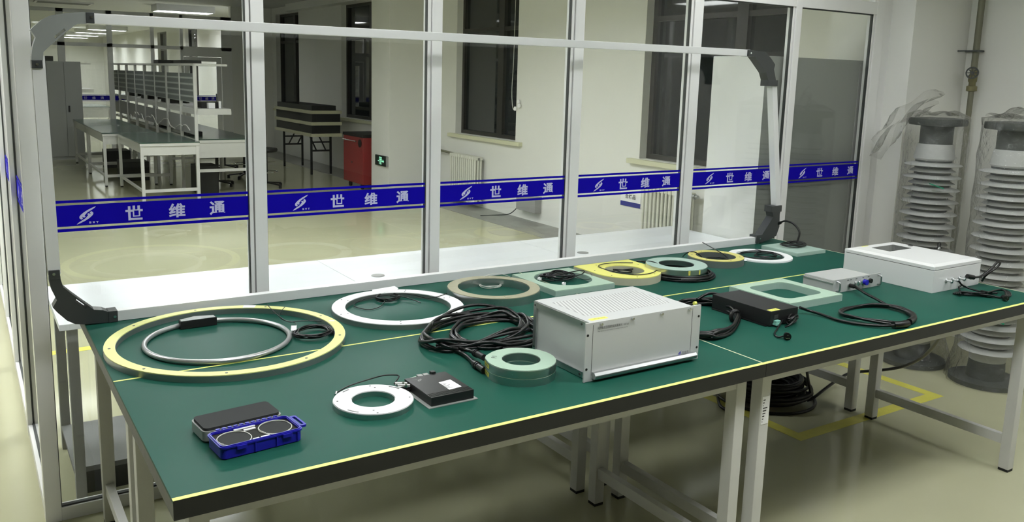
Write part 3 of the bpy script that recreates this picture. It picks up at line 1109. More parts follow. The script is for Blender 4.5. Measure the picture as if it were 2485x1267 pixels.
# pale green square plate with a round hole
pe = thing('square_plate', 'pale green square plate with a round hole and a cable coil inside', 'sensor plate', (2.269, 2.99, T), 0, 'ring shaped sensors on the benches')
n = 96
cxh, cyh = 2.277, 3.0
oq = []
for k in range(n):
    a = 2 * PI * k / n
    dx, dy = math.cos(a), math.sin(a)
    tt = min(((2.432 - cxh) / dx) if dx > 1e-9 else 9, ((2.106 - cxh) / dx) if dx < -1e-9 else 9, ((3.162 - cyh) / dy) if dy > 1e-9 else 9, ((2.822 - cyh) / dy) if dy < -1e-9 else 9)
    oq.append([cxh + dx * tt, cyh + dy * tt])
for cnr in ((2.432, 3.162), (2.106, 3.162), (2.106, 2.822), (2.432, 2.822)):
    k = min(range(n), key=lambda i: (oq[i][0] - cnr[0]) ** 2 + (oq[i][1] - cnr[1]) ** 2)
    oq[k] = list(cnr)
B().prism(oq, T, T + 0.022, circ(cxh, cyh, 0.131, n)).obj('plate_body', 'fibre_side', pe)
B().prism([(cxh + (x - cxh) * 0.994, cyh + (y_ - cyh) * 0.994) for x, y_ in oq], T + 0.022, T + 0.025, circ(cxh, cyh, 0.132, n)).obj('top_plate', 'ring_green', pe)
cb = thing('cable_coil', 'tangled black cable coil inside the pale green square plate', 'cable', at(1360, 678), 0, 'cable coils on the benches')
b = B()
b.tube(loops(at(1352, 680)[:2], 0.075, 4, T + 0.006, 0.10, 0.7, -0.3, 0.014), 0.003, 8)
b.tube(loops(at(1350, 679)[:2], 0.055, 3, T + 0.014, 0.14, 0.7, 0.4, 0.012), 0.003, 8)
b.tube([at(1325, 676, T + 0.02), at(1350, 664, T + 0.03), at(1380, 661, T + 0.035), at(1405, 657, T + 0.034), at(1418, 658, T + 0.03), at(1412, 665, T + 0.026), at(1395, 669, T + 0.022), at(1370, 670, T + 0.022)], 0.0024, 8)
b.tube([at(1395, 670, T + 0.02), at(1415, 678, T + 0.012), at(1434, 676, T + 0.02), at(1436, 668, T + 0.026), at(1431, 661, T + 0.028)], 0.0013, 6)
b.obj('cable', 'cable', cb, True, 60)
for px in ((1344, 673), (1369, 689), (1310, 677)):
    q = Vector(at(*px, T + 0.018))
    B().bar(q + Vector((-0.007, 0, 0)), q + Vector((0.007, 0.004, 0)), 0.009, 0.009, 0.002).obj('white_clip', 'paper', cb)

# yellow plate with one round end
pf = thing('round_end_plate', 'bright yellow plate with one round end and a round hole', 'sensor plate', (2.61, 2.97, T), 0, 'ring shaped sensors on the benches')
cxf, cyf = 2.614, 2.969
oq, hq = [], []
for k in range(n):
    a = 2 * PI * k / n
    dx, dy = math.cos(a), math.sin(a)
    if dy <= 0:
        tt = 0.171
    else:
        tt = min((0.171 / abs(dx)) if abs(dx) > 1e-9 else 9, 0.170 / dy)
    oq.append([cxf + dx * tt, cyf + dy * tt])
for cnr in ((cxf + 0.171, cyf + 0.170), (cxf - 0.171, cyf + 0.170)):
    k = min(range(n), key=lambda i: (oq[i][0] - cnr[0]) ** 2 + (oq[i][1] - cnr[1]) ** 2)
    oq[k] = list(cnr)
B().prism(oq, T, T + 0.033, circ(cxf, cyf, 0.092, n)).obj('plate_body', 'cream_side', pf, True)
B().prism([(cxf + (x - cxf) * 0.996, cyf + (y_ - cyf) * 0.996) for x, y_ in oq], T + 0.033, T + 0.0365, circ(cxf, cyf, 0.093, n)).obj('top_plate', 'ring_yellow2', pf, True)
screws(pf, [(cxf + 0.148 * math.cos(a), cyf + 0.148 * math.sin(a), T + 0.0365) for a in (0.4, 1.2, 2.0, 2.8, 3.6, 4.4, 5.2, 5.9)], 0.003)
cb = thing('cable', 'thin black cable looping over the bright yellow round ended plate', 'cable', at(1530, 655, T + 0.04))
b = B()
b.tube([at(*p, z) for p, z in (((1535.6, 637.8), T + 0.040), ((1500, 637.5), T + 0.043), ((1465, 640.5), T + 0.042), ((1452.5, 646), T + 0.041), ((1468, 653.5), T + 0.040), ((1500, 661.5), T + 0.0395),
                               ((1540, 666.8), T + 0.0395), ((1575, 664), T + 0.0395), ((1594, 656), T + 0.041), ((1599, 646), T + 0.048), ((1592, 638), T + 0.055), ((1575, 633.5), T + 0.058), ((1560, 634), T + 0.045), ((1548, 634), T + 0.035))], 0.0022, 8)
b.tube(loops(at(1515, 660, T)[:2], 0.06, 3, T + 0.006, 0.08, 0.8, 0.2, 0.01), 0.0028, 8)
b.obj('cable', 'cable', cb, True, 60)

# silver ring lying on a black cable coil
cG = (2.878, 2.898)
cb = thing('cable_coil', 'thick black cable coil under the silver ring with a yellow tape mark', 'cable', (cG[0], cG[1], T), 0, 'cable coils on the benches')
b = B()
for k, (r, z, s_) in enumerate(((0.150, 0.005, 0.2), (0.162, 0.005, 1.4), (0.171, 0.006, 2.2), (0.146, 0.013, 3.1), (0.158, 0.014, 0.7), (0.168, 0.015, 4.0), (0.150, 0.021, 5.0))):
    b.tube(loops((cG[0] + 0.012, cG[1] - 0.006), r, 1.0, T + z, 0.02, 0.97, s_, 0.002), 0.0045, 8)
b.tube([at(1600, 652, T + 0.010), at(1575, 640, T + 0.02), at(1556, 634, T + 0.02), at(1545, 634, T + 0.012)], 0.0045, 8)
b.obj('cable', 'cable', cb, True, 60)
rG = ring('sensor_ring', 'silver laminate ring resting on a thick black cable coil', cG, 0.146, 0.083, 0.026, 'ring_glass', 'alu', 0, z0=T + 0.0285)
for a, w_ in ((-0.62, 0.30), (-1.55, 0.07), (-1.95, 0.07)):
    b = B()
    k = 8
    b.prism([(cG[0] + r * math.cos(a + w_ * i / k), cG[1] + r * math.sin(a + w_ * i / k)) for r, it in ((0.1466, range(k + 1)), (0.1455, range(k, -1, -1))) for i in it], T + 0.030, T + 0.051)
    b.obj('yellow_tape', 'floor_tape', rG, True)

rH = ring('sensor_ring', 'ochre topped ring with pale metal sides and a black cable dropping in', (3.266, 3.010), 0.142, 0.100, 0.036, 'ring_ochre', 'alu_dull', 6, 0.003)
for px in ((1862, 660), (1868, 657), (1875, 655)):
    pass
q = Vector((3.266 + 0.142 * math.cos(-0.55), 3.010 + 0.142 * math.sin(-0.55), T + 0.016))
dirn = Vector((math.cos(-0.55), math.sin(-0.55), 0))
sd = Vector((-dirn.y, dirn.x, 0))
for k in (-1, 0, 1):
    B().cyl(q + sd * 0.014 * k - dirn * 0.002, q + sd * 0.014 * k + dirn * 0.016, 0.0045, seg=12).obj('connector', 'chrome', rH, True)
cb = thing('cable', 'black cable curving over the ochre topped ring', 'cable', (3.266, 3.010, T))
b = B()
b.tube([at(1705, 588.5, T + 0.045), at(1722, 598, T + 0.045), at(1740, 608, T + 0.045), at(1757, 618, T + 0.030), at(1768, 628, T + 0.012)], 0.0026, 8)
b.tube([at(1657, 623, T + 0.006), at(1667, 614, T + 0.03), at(1682, 611, T + 0.040), at(1694, 616, T + 0.036), at(1703, 624, T + 0.012)], 0.0026, 8)
b.tube(loops((3.262, 2.995), 0.075, 3, T + 0.004, 0.05, 0.95, 0, 0.008), 0.0030, 8)
b.obj('cable', 'cable', cb, True, 60)

rI = ring('sensor_ring', 'thin flat white ring beside the small pale block', (3.604, 3.009), 0.167, 0.124, 0.009, 'ring_white', 'ring_white', 0)
cb = thing('cable_coil', 'thin black cable coil inside the thin flat white ring', 'cable', (3.604, 3.009, T), 0, 'cable coils on the benches')
b = B()
b.tube(loops((3.600, 3.0), 0.112, 2, T + 0.004, 0.03, 0.95, 0, 0.006), 0.0026, 8)
b.tube(loops((3.620, 2.985), 0.062, 3, T + 0.004, 0.08, 0.9, 0.5, 0.008), 0.0026, 8)
b.tube([at(1833, 604, T + 0.012), at(1845, 608, T + 0.012), at(1862, 613, T + 0.010), at(1880, 618, T + 0.008)], 0.0024, 8)
b.obj('cable', 'cable', cb, True, 60)

# small pale block at the far right end
pj = thing('pale_block', 'small pale green block at the far end beside the loop frame', 'block', (3.905, 3.03, T))
B().box(3.787, 4.025, 2.913, 3.158, T, T + 0.020, 0.002).obj('block_body', 'ring_glass', pj)
cb = thing('cable_coil', 'black cable coil lying on the small pale green block', 'cable', (3.93, 3.06, T + 0.02), 0, 'cable coils on the benches')
b = B()
b.tube(loops((3.925, 3.055), 0.075, 3, T + 0.024, 0.05, 0.75, -0.1, 0.008), 0.003, 8)
b.tube(loops((3.965, 3.055), 0.06, 1.5, T + 0.028, 0.10, 0.7, 0.4, 0.006), 0.0024, 8)
b.obj('cable', 'cable', cb, True, 60)
cb = thing('cable', 'thick black cable arching from the loop frame down to the pale block', 'cable', aty(1892, 543, 3.24))
b = B()
P0 = Vector((4.040, 3.262, 0.948))
P3 = Vector((3.985, 3.075, T + 0.030))
q = [P0, Vector(aty(1905, 536.5, 3.22)), Vector(aty(1925, 543, 3.17)), Vector(aty(1940, 563, 3.12)), P3]
b.tube(q, 0.0055, 10)
b.obj('cable', 'cable', cb, True, 60)
B().cyl(P0 - (Vector(q[1]) - P0) * 0.25, P0 + (Vector(q[1]) - P0) * 0.4, 0.009, seg=14).obj('gland', 'black', cb, True)

# rectangular open frame
pk = thing('open_frame', 'pale green rectangular open frame beside the black power supply', 'sensor frame', (3.015, 2.365, T))
x0, x1, y0, y1 = 2.84, 3.185, 2.200, 2.527
n = 36
inn = rrect((x0 + x1) / 2, (y0 + y1) / 2 + 0.002, 0.245, 0.225, 0.045)
out_ = rrect((x0 + x1) / 2, (y0 + y1) / 2, x1 - x0, y1 - y0, 0.002)
B().prism(out_, T, T + 0.028, inn).obj('frame_body', 'fibre_side', pk)
B().prism([((x0 + x1) / 2 + (x - (x0 + x1) / 2) * 0.996, (y0 + y1) / 2 + (y_ - (y0 + y1) / 2) * 0.996) for x, y_ in out_], T + 0.028, T + 0.031,
          [((x0 + x1) / 2 + (x - (x0 + x1) / 2) * 1.004, (y0 + y1) / 2 + (y_ - (y0 + y1) / 2) * 1.004) for x, y_ in inn]).obj('top_plate', 'ring_green', pk)
screws(pk, [(x0 + 0.02, y1 - 0.02, T + 0.031), (x0 + 0.02, y0 + 0.02, T + 0.031), (x1 - 0.02, y0 + 0.02, T + 0.031), (x1 - 0.02, y1 - 0.02, T + 0.031)], 0.004, 0.0008, 'alu')

# ------------------------------------------------------------------ silver rack unit
rk = thing('rack_unit', 'large silver rack unit with perforated lid and front handle bar', 'electronics unit', (1.80, 2.09, T))
RZ1 = 1.027
b = B()
b.box(1.592, 2.013, 1.946, 2.240, T + 0.004, RZ1 - 0.004, 0.001)
b.obj('case_body', 'silver_case', rk)
B().box(1.588, 2.017, 1.944, 2.243, RZ1 - 0.004, RZ1).obj('lid', 'silver_case', rk)
B().box(1.622, 1.985, 2.012, 2.190, RZ1, RZ1 + 0.0004).obj('vent_panel', 'perf', rk)
for zz in (T + 0.002, RZ1 - 0.024):
    B().box(1.586, 1.592, 1.946, 2.243, zz, zz + 0.020, 0.0005).obj('side_rail', 'alu', rk)
B().box(1.585, 1.593, 2.228, 2.244, T + 0.002, RZ1 - 0.002, 0.0008).obj('corner_post', 'alu', rk)
fp = B().box(1.567, 2.053, 1.940, 1.946, T + 0.001, RZ1 + 0.0015, 0.0006).obj('front_panel', 'silver_case', rk)
b = B()
b.box(1.5945, 1.5955, 1.9394, 1.9402, T + 0.02, RZ1 - 0.006).box(2.0135, 2.0145, 1.9394, 1.9402, T + 0.02, RZ1 - 0.006)
b.obj('panel_groove', 'screw', fp)
b = B()
b.prism([(1.9402, T + 0.010), (1.926, T + 0.010), (1.922, T + 0.016), (1.922, T + 0.022), (1.928, T + 0.030), (1.9402, T + 0.030)], 1.598, 2.031, axis='x', at0=(0, 0, 0))
hb = b.obj('handle_bar', 'alu', rk)
B().box(1.600, 2.029, 1.9208, 1.9222, T + 0.0178, T + 0.0192).obj('bar_groove', 'screw', hb)
for xx in (1.624, 1.750, 1.874, 1.998):
    B().cyl((xx, 1.9395, RZ1 - 0.006), (xx, 1.932, RZ1 - 0.006), 0.0042, seg=16).obj('screw', 'chrome', rk, True)
for xx, zz in ((1.5755, T + 0.150), (1.5755, T + 0.042), (2.044, T + 0.150), (2.044, T + 0.042)):
    B().cyl((xx, 1.9402, zz), (xx, 1.9392, zz), 0.0042, seg=14).obj('mounting_hole', 'dark', fp)
for yy, zz in ((1.985, RZ1 - 0.014), (2.235, RZ1 - 0.014), (1.985, T + 0.012), (2.235, T + 0.030)):
    B().cyl((1.586, yy, zz), (1.5845, yy, zz), 0.004, seg=12).obj('side_screw', 'screw', rk)
b = B()
put_text(b, '光纤电流互感器智能采集单元', (1.612, 1.9388, 1.0035), (1, 0, 0), (0, 0, 1), h=0.0092, wd=0.098, size=0.01, align='LEFT')
put_text(b, 'SWT-60', (1.716, 1.9388, 1.0040), (1, 0, 0), (0, 0, 1), h=0.0055, wd=0.020, size=0.006, align='LEFT')
put_text(b, 'Fiber Optical Current Transformer Intelligent Collecting Unit', (1.613, 1.9388, 0.9955), (1, 0, 0), (0, 0, 1), h=0.0042, wd=0.120, size=0.005, align='LEFT')
put_text(b, '世维通', (1.991, 1.9388, T + 0.034), (1, 0, 0), (0, 0, 1), h=0.0085, wd=0.030, size=0.01)
b.obj('panel_lettering', 'ink', fp)
b = B()
put_swoosh(b, (1.966, 1.9388, T + 0.034), (1, 0, 0), (0, 0, 1), 0.015)
b.obj('panel_emblem', 'blue', fp)
B().prism(rrect(1.640, 1.9725, 0.070, 0.020, 0.006), RZ1, RZ1 + 0.0004).obj('warning_label', 'yellow_label', rk)
b = B()
put_text(b, '光学精密仪器 注意轻放', (1.640, 1.9725, RZ1 + 0.0008), (1, 0, 0), (0, 1, 0), h=0.007, wd=0.055, size=0.008)
b.obj('label_print', 'ink', rk)

# ------------------------------------------------------------------ heavy black cable left of the rack unit


def traced(b, px, n, r, z, jit=0.010, dz=0.007, seed=1, seg=10):
    rnd = random.Random(seed)
    for k in range(n):
        ox, oy = rnd.uniform(-jit, jit), rnd.uniform(-jit, jit)
        sc = 1.0 + rnd.uniform(-0.06, 0.05)
        base = [at(x, y_, T + z) for x, y_ in px]
        cx_ = sum(p[0] for p in base) / len(base)
        cy_ = sum(p[1] for p in base) / len(base)
        pts_ = [(cx_ + (p[0] - cx_) * sc + ox, cy_ + (p[1] - cy_) * sc + oy, T + r + 0.0005 + (z + rnd.uniform(-dz, dz)) * (0.5 + 0.5 * math.sin(i * 0.9 + k * 1.7))) for i, p in enumerate(base)]
        b.tube(pts_, r, seg, True, 6)


cb = thing('cable_coil', 'heavy black cable coils left of the silver rack unit', 'cable', (1.5, 2.48, T), 0, 'cable coils on the benches')
b = B()
LA = [(1027, 817), (1043.6, 795), (1074.5, 776), (1129, 759), (1183, 752), (1229, 757), (1262, 771), (1275, 786), (1268, 798), (1235, 810), (1183, 822), (1138, 832), (1092, 837), (1050, 832)]
LB = [(1100, 815), (1108, 797), (1132, 783), (1183, 771), (1240, 770), (1282, 778), (1302, 793), (1303, 812), (1285, 826), (1240, 834), (1190, 838), (1140, 834)]
traced(b, LA, 6, 0.0062, 0.030, 0.010, 0.014, 3)
traced(b, LB, 6, 0.0058, 0.016, 0.010, 0.008, 5)
b.tube([at(1075, 838, T + 0.02), at(1107, 843, T + 0.018), at(1138, 851, T + 0.02), at(1160, 860, T + 0.032)], 0.0062, 10)
b.tube([at(1060, 838, T + 0.010), at(1105, 850, T + 0.010), at(1130, 863, T + 0.010), at(1148, 879, T + 0.012), at(1160, 889, T + 0.013)], 0.0062, 10)
b.tube([at(1240, 800, T + 0.008), at(1290, 800, T + 0.008), at(1300, 830, T + 0.008), at(1270, 842, T + 0.008), at(1220, 846, T + 0.008)], 0.0058, 10)
b.obj('cable', 'cable', cb, True, 60)
for p, q in (((1150, 855, 0.028), (1176, 868.5, 0.039)), ((1150, 882, 0.012), (1176, 899, 0.014))):
    p, q = Vector(at(p[0], p[1], T + p[2])), Vector(at(q[0], q[1], T + q[2]))
    d = (q - p).normalized()
    c1 = B().cyl(p, q - d * 0.002, 0.0105, seg=18).obj('connector', 'black', cb, True)
    B().cyl(p + d * 0.012, p + d * 0.020, 0.0128, seg=18).cyl(p + d * 0.026, p + d * 0.031, 0.0128, seg=18).obj('coupling_nut', 'black', c1, True)
q = Vector(at(1049, 792, T + 0.045))
B().tube([q + Vector((0.012 * math.cos(t), 0.018 * math.cos(t + 0.4), 0.018 * math.sin(t))) for t in [k * PI / 4 for k in range(8)]], 0.002, 6, True).obj('cable_tie', 'black', cb)

# cable coil to the right of the rack unit
cb = thing('cable_coil', 'heavy black cable coil between the silver rack unit and the black power supply', 'cable', (2.40, 2.2, T), 0, 'cable coils on the benches')
b = B()
LU = [(1817, 773), (1806, 753), (1775, 738), (1735, 731), (1695, 729), (1660, 733), (1642, 748), (1642, 770), (1656, 790), (1688, 807), (1728, 813), (1768, 811), (1800, 797)]
traced(b, [(x - 26 if x > 1740 else x - 8, y_) for x, y_ in LU], 7, 0.0060, 0.020, 0.006, 0.008, 11)
b.tube([at(1692, 727, T + 0.03), at(1708, 717, T + 0.045), at(1722, 712, T + 0.052), at(1737, 713, T + 0.048), at(1750, 716.5, T + 0.043)], 0.0062, 10)
b.obj('cable', 'cable', cb, True, 60)
q = Vector(at(1784, 768, T + 0.02))
B().tube([q + Vector((0.024 * math.cos(t), 0.004 * math.sin(t), 0.021 * math.sin(t))) for t in [k * PI / 5 for k in range(10)]], 0.008, 8, True).obj('tape_wrap', 'black', cb, True)
q = Vector(at(1686, 736, T + 0.042))
B().cyl(q - Vector((0.006, 0.001, 0)), q + Vector((0.006, -0.001, 0)), 0.0072, seg=14).obj('cable_marker', 'yellow_label', cb, True)

# ------------------------------------------------------------------ black power supply
ps = thing('power_supply', 'long black power supply box with a yellow label on top', 'power supply', (2.657, 2.23, T))
x0, x1, y0, y1 = 2.577, 2.737, 2.080, 2.378
B().box(x0, x1, y0, y1, T + 0.003, T + 0.060, 0.002).obj('case_body', 'black_paint', ps)
B().box(x0 - 0.012, x1 + 0.004, y0 + 0.01, y1 - 0.01, T, T + 0.004, 0.001).obj('base_flange', 'black', ps)
B().box(x0 + 0.008, x0 + 0.060, y0 + 0.004, y0 + 0.026, T + 0.060, T + 0.0606).obj('yellow_label', 'yellow_label', ps)
b = B()
put_text(b, '光学精密 注意轻放', (x0 + 0.034, y0 + 0.015, T + 0.061), (1, 0, 0), (0, 1, 0), h=0.007, wd=0.042, size=0.008)
b.obj('label_print', 'ink', ps)
B().box(x0 + 0.022, x0 + 0.045, y0 - 0.001, y0 + 0.0005, T + 0.030, T + 0.044).obj('rating_label', 'screw', ps)
c1 = B().box(x0 + 0.020, x0 + 0.045, y0 - 0.014, y0, T + 0.014, T + 0.024, 0.001).obj('plug_connector', 'teal', ps)
B().box(x0 + 0.016, x0 + 0.038, y0 - 0.018, y0, T + 0.007, T + 0.0138, 0.001).obj('socket', 'teal', ps)

pw = thing('power_cable', 'bundled black power cord with three pin plug in front of the power supply', 'power cord', (2.73, 2.03, T))
b = B()
b.tube(loops(at(1922, 786, T)[:2], 0.040, 5, T + 0.006, 0.12, 0.32, 0.35, 0.016), 0.0035, 8)
b.tube([at(1900, 776, T + 0.02), at(1885, 800, T + 0.006), at(1880, 810, T + 0.006), at(1888, 818, T + 0.006), at(1900, 816, T + 0.008)], 0.0034, 8)
b.tube([at(1930, 772, T + 0.03), at(1925, 780, T + 0.03), at(1915, 790, T + 0.02), at(1905, 794, T + 0.012)], 0.0034, 8)
b.obj('cord', 'cable', pw, True, 60)
q = Vector(at(1908, 816, T + 0.012))
pl = B().cyl(q + Vector((0.014, 0.010, 0.0)), q + Vector((-0.006, -0.010, 0.002)), 0.011, 0.014, seg=20).obj('plug', 'black', pw, True)
for dx, dz in ((-0.004, 0.007), (-0.008, -0.003), (0.003, -0.004)):
    p = q + Vector((-0.006 + dx, -0.010, 0.002 + dz))
    B().bar(p, p + Vector((-0.005, -0.009, 0.001)), 0.005, 0.0018).obj('pin', 'chrome', pl)

# ------------------------------------------------------------------ small silver box with front connectors
sb_ = thing('interface_box', 'small grey box with front handles, one blue and two black connectors', 'electronics unit', (3.40, 2.38, T))
x0, x1, y0, y1 = 3.262, 3.540, 2.303, 2.466
B().box(x0, x1, y0, y1, T + 0.003, T + 0.050, 0.001).obj('case_body', 'grey_box', sb_)
B().box(x0 + 0.004, x1 - 0.004, y0, y1 - 0.002, T + 0.0505, T + 0.058, 0.0015).obj('lid', 'grey_box', sb_)
B().box(x0 - 0.004, x0 + 0.004, y0, y1, T + 0.042, T + 0.047).obj('side_rail', 'alu', sb_)
fpn = B().box(x0 - 0.004, x1 + 0.058, y0 - 0.005, y0, T + 0.001, T + 0.062, 0.0008).obj('front_panel', 'grey_box', sb_)
for xx in (x0 + 0.014, x1 + 0.040):
    B().tube([(xx, y0 - 0.004, T + 0.010), (xx, y0 - 0.020, T + 0.014), (xx, y0 - 0.022, T + 0.030), (xx, y0 - 0.022, T + 0.036), (xx, y0 - 0.020, T + 0.050), (xx, y0 - 0.004, T + 0.054)], 0.0040, 8).obj('handle', 'alu', fpn, True)
for xx, zz, r, L, m_ in ((3.366, T + 0.028, 0.0095, 0.026, 'black'), (3.412, T + 0.034, 0.008, 0.014, 'chrome'), (3.437, T + 0.033, 0.008, 0.014, 'chrome'), (3.470, T + 0.033, 0.0125, 0.020, 'blue_cap'), (3.512, T + 0.035, 0.0105, 0.014, 'black')):
    c1 = B().cyl((xx, y0 - 0.005, zz), (xx, y0 - 0.005 - L, zz), r, seg=20).obj('connector', m_, fpn, True)
    B().cyl((xx, y0 - 0.005, zz), (xx, y0 - 0.010, zz), r + 0.002, seg=20).obj('flange', 'alu', c1, True)
b = B()
for xx in (3.35, 3.37, 3.41, 3.46, 3.50):
    b.box(xx, xx + 0.012, y0 - 0.0056, y0 - 0.0049, T + 0.051, T + 0.054)
b.obj('panel_print', 'ink', fpn)

cb = thing('cable_coil', 'single black cable coil joining the small grey box and the power supply', 'cable', (3.09, 1.97, T), 0, 'cable coils on the benches')
b = B()
LV = [(2220, 772), (2207, 758), (2168, 746), (2114, 741), (2074, 744), (2043, 752), (2040, 763), (2060, 772), (2100, 779), (2140, 784), (2180, 787), (2208, 783)]
traced(b, LV, 2, 0.0060, 0.010, 0.004, 0.003, 2)
b.tube([at(1941, 746.5, T + 0.030), at(1960, 753, T + 0.016), at(1987, 761, T + 0.010), at(2034, 777, T + 0.008), at(2074, 785, T + 0.008), at(2128, 790.5, T + 0.010), at(2168, 790, T + 0.014), at(2200, 784, T + 0.016)], 0.0062, 10)
b.tube([(3.366, 2.275, T + 0.027), (3.366, 2.262, T + 0.026), at(2101, 712.5, T + 0.024), at(2125, 725, T + 0.018), at(2141, 734, T + 0.014), at(2161, 744, T + 0.014), at(2190, 752, T + 0.014), at(2210, 762, T + 0.014)], 0.0062, 10)
b.obj('cable', 'cable', cb, True, 60)
b = B()
b.tube([at(2168, 789, T + 0.014), at(2186, 788, T + 0.014), at(2202, 785, T + 0.014)], 0.0145, 12)
b.obj('tape_wrap', 'black', cb, True)
b = B()
b.tube([at(2206, 781, T + 0.014), at(2217, 774, T + 0.014), at(2215, 765, T + 0.014), at(2203, 757, T + 0.014)], 0.0125, 12)
b.obj('tape_wrap', 'black', cb, True)

# ------------------------------------------------------------------ white enclosure
en = thing('enclosure_box', 'large white enclosure box with sloping lid edges and a small dark window', 'enclosure', (3.87, 2.33, T))
x0, x1, y0, y1 = 3.682, 4.070, 2.094, 2.556
B().box(x0, x1, y0, y1, T, T + 0.104, 0.002).obj('case_body', 'enclosure', en)
B().box(x0 + 0.005, x1 - 0.005, y0 + 0.005, y1 - 0.005, T + 0.104, T + 0.107).obj('lid_seal', 'dark', en)
b = B()
lid = [(x0, y0), (x1, y0), (x1, y1), (x0, y1)]
i2 = [(x0 + 0.022, y0 + 0.022), (x1 - 0.022, y0 + 0.022), (x1 - 0.022, y1 - 0.022), (x0 + 0.022, y1 - 0.022)]
r0 = [b.bm.verts.new((x, y_, T + 0.107)) for x, y_ in lid]
r1 = [b.bm.verts.new((x, y_, T + 0.121)) for x, y_ in lid]
r2 = [b.bm.verts.new((x, y_, T + 0.129)) for x, y_ in i2]
for A_, C_ in ((r0, r1), (r1, r2)):
    for k in range(4):
        b.bm.faces.new((A_[k], A_[(k + 1) % 4], C_[(k + 1) % 4], C_[k]))
b.bm.faces.new(r2)
b.bm.faces.new(r0[::-1])
ld = b.obj('lid', 'enclosure', en)
LZ = T + 0.129
B().prism(rrect(3.884, 2.438, 0.180, 0.100, 0.004), LZ, LZ + 0.0008).obj('display_window', 'darkglass', ld)
B().prism(circ(4.030, 2.430, 0.012, 20), LZ, LZ + 0.0015).obj('key_lock', 'screw', ld)
B().prism(rrect(3.80, 2.527, 0.05, 0.010, 0.002), LZ, LZ + 0.0005).obj('yellow_label', 'yellow_label', ld)
q = Vector(at(2278, 604, LZ))
kb = B().cyl(q, q + Vector((0, 0, 0.010)), 0.008, seg=14).obj('latch', 'chrome', ld, True)
B().tube([q + Vector((-0.009, 0, 0.006)), q + Vector((-0.010, 0, 0.030)), q + Vector((0.010, 0, 0.030)), q + Vector((0.009, 0, 0.006))], 0.003, 8, False, 3).bar(q + Vector((-0.025, 0.004, 0.004)), q + Vector((0.006, 0, 0.006)), 0.006, 0.006).obj('padlock', 'black', kb, True)
for xx in (3.787, 3.837, 3.892, 3.948):
    c1 = B().cyl((xx, y0, T + 0.050), (xx, y0 - 0.030, T + 0.048), 0.0058, seg=16).obj('connector', 'chrome', en, True)
    B().cyl((xx, y0, T + 0.050), (xx, y0 - 0.006, T + 0.050), 0.0095, seg=6).cyl((xx, y0 - 0.022, T + 0.0485), (xx, y0 - 0.029, T + 0.048), 0.0075, seg=16).obj('hex_nut', 'alu', c1, True)
cb = thing('power_cable', 'black power cord bundle and stiff loop plugged into the white enclosure', 'power cord', (4.0, 2.0, T))
b = B()
b.tube([aty(2363, 673.5, 2.05), aty(2379, 671, 2.045), aty(2393, 662, 2.04), aty(2410, 647, 2.035), aty(2421, 636, 2.03), aty(2427, 638, 2.03), aty(2420, 648, 2.035), aty(2402, 661, 2.045), aty(2390, 671, 2.055), aty(2383, 682, 2.07)], 0.0052, 10)
b.tube([(3.837, 2.062, T + 0.047), at(2335, 692, T + 0.03), at(2350, 699, T + 0.018), at(2372, 706, T + 0.012), at(2392, 710, T + 0.010), at(2420, 712, T + 0.01)], 0.0040, 8)
b.tube([at(2335, 692, T + 0.03), at(2327, 697, T + 0.02), at(2331, 707, T + 0.008), at(2340, 713, T + 0.006), at(2372, 712, T + 0.008), at(2395, 711, T + 0.01)], 0.0036, 8)
for k, (w0, h0) in enumerate(((1.0, 0.2), (0.9, 0.4), (0.8, -0.1), (0.95, 0.6))):
    b.tube([at(2314 + 6 * k, 712 + k * 0.4, T + 0.006 + 0.003 * k), at(2335, 709.5 - 2 * h0, T + 0.008 + 0.003 * k), at(2384, 711 + h0, T + 0.008 + 0.004 * k), at(2425, 704 - 2 * h0, T + 0.010 + 0.003 * k), at(2448 - 3 * k, 708, T + 0.008 + 0.003 * k),
            at(2451 - 4 * k, 718, T + 0.006 + 0.003 * k), at(2425, 722 - h0, T + 0.006), at(2384, 714 + h0, T + 0.006 + 0.003 * k), at(2340, 715, T + 0.006)], 0.0040, 8, True)
b.obj('cord', 'cable', cb, True, 60)
B().cyl(aty(2347, 670.5, 2.06), aty(2363, 673.5, 2.05), 0.0105, seg=16).obj('connector', 'black', cb, True)
q = Vector(at(2437, 724, T + 0.012))
pl = B().cyl(q + Vector((0.012, 0.012, 0.002)), q + Vector((-0.004, -0.010, 0)), 0.010, 0.013, seg=18).obj('plug', 'black', cb, True)
for dx, dz in ((0.0, 0.007), (-0.006, -0.003), (0.006, -0.004)):
    p = q + Vector((-0.004 + dx, -0.010, dz))
    B().bar(p, p + Vector((-0.003, -0.008, 0)), 0.004, 0.0018).obj('pin', 'chrome', pl)
q = Vector(at(2388, 712, T + 0.016))
B().bar(q + Vector((-0.006, 0.0, 0)), q + Vector((0.006, 0, 0)), 0.030, 0.026, 0.004).obj('cable_tie', 'black', cb)

# ------------------------------------------------------------------ two stacked aluminium rings by the rack unit
cR = (1.438, 2.094)
cn = at(1174, 865.5, T + 0.052)
dR = (cn[0] - cR[0], cn[1] - cR[1])
DD = math.hypot(*dR)
th = math.atan2(dR[1], dR[0])
ro = 0.110
ph_ = math.acos(min(0.999, ro / DD))


def lug_outline(r_, n=120):
    out = []
    for k in range(n):
        a = 2 * PI * k / n
        dlt = (a - th + PI) % (2 * PI) - PI
        rr = r_
        if abs(dlt) < ph_ + 0.0:
            rr = min(r_ / math.cos(ph_ - abs(dlt)), DD * 0.965 * r_ / ro)
        out.append((cR[0] + rr * math.cos(a), cR[1] + rr * math.sin(a)))
    return out


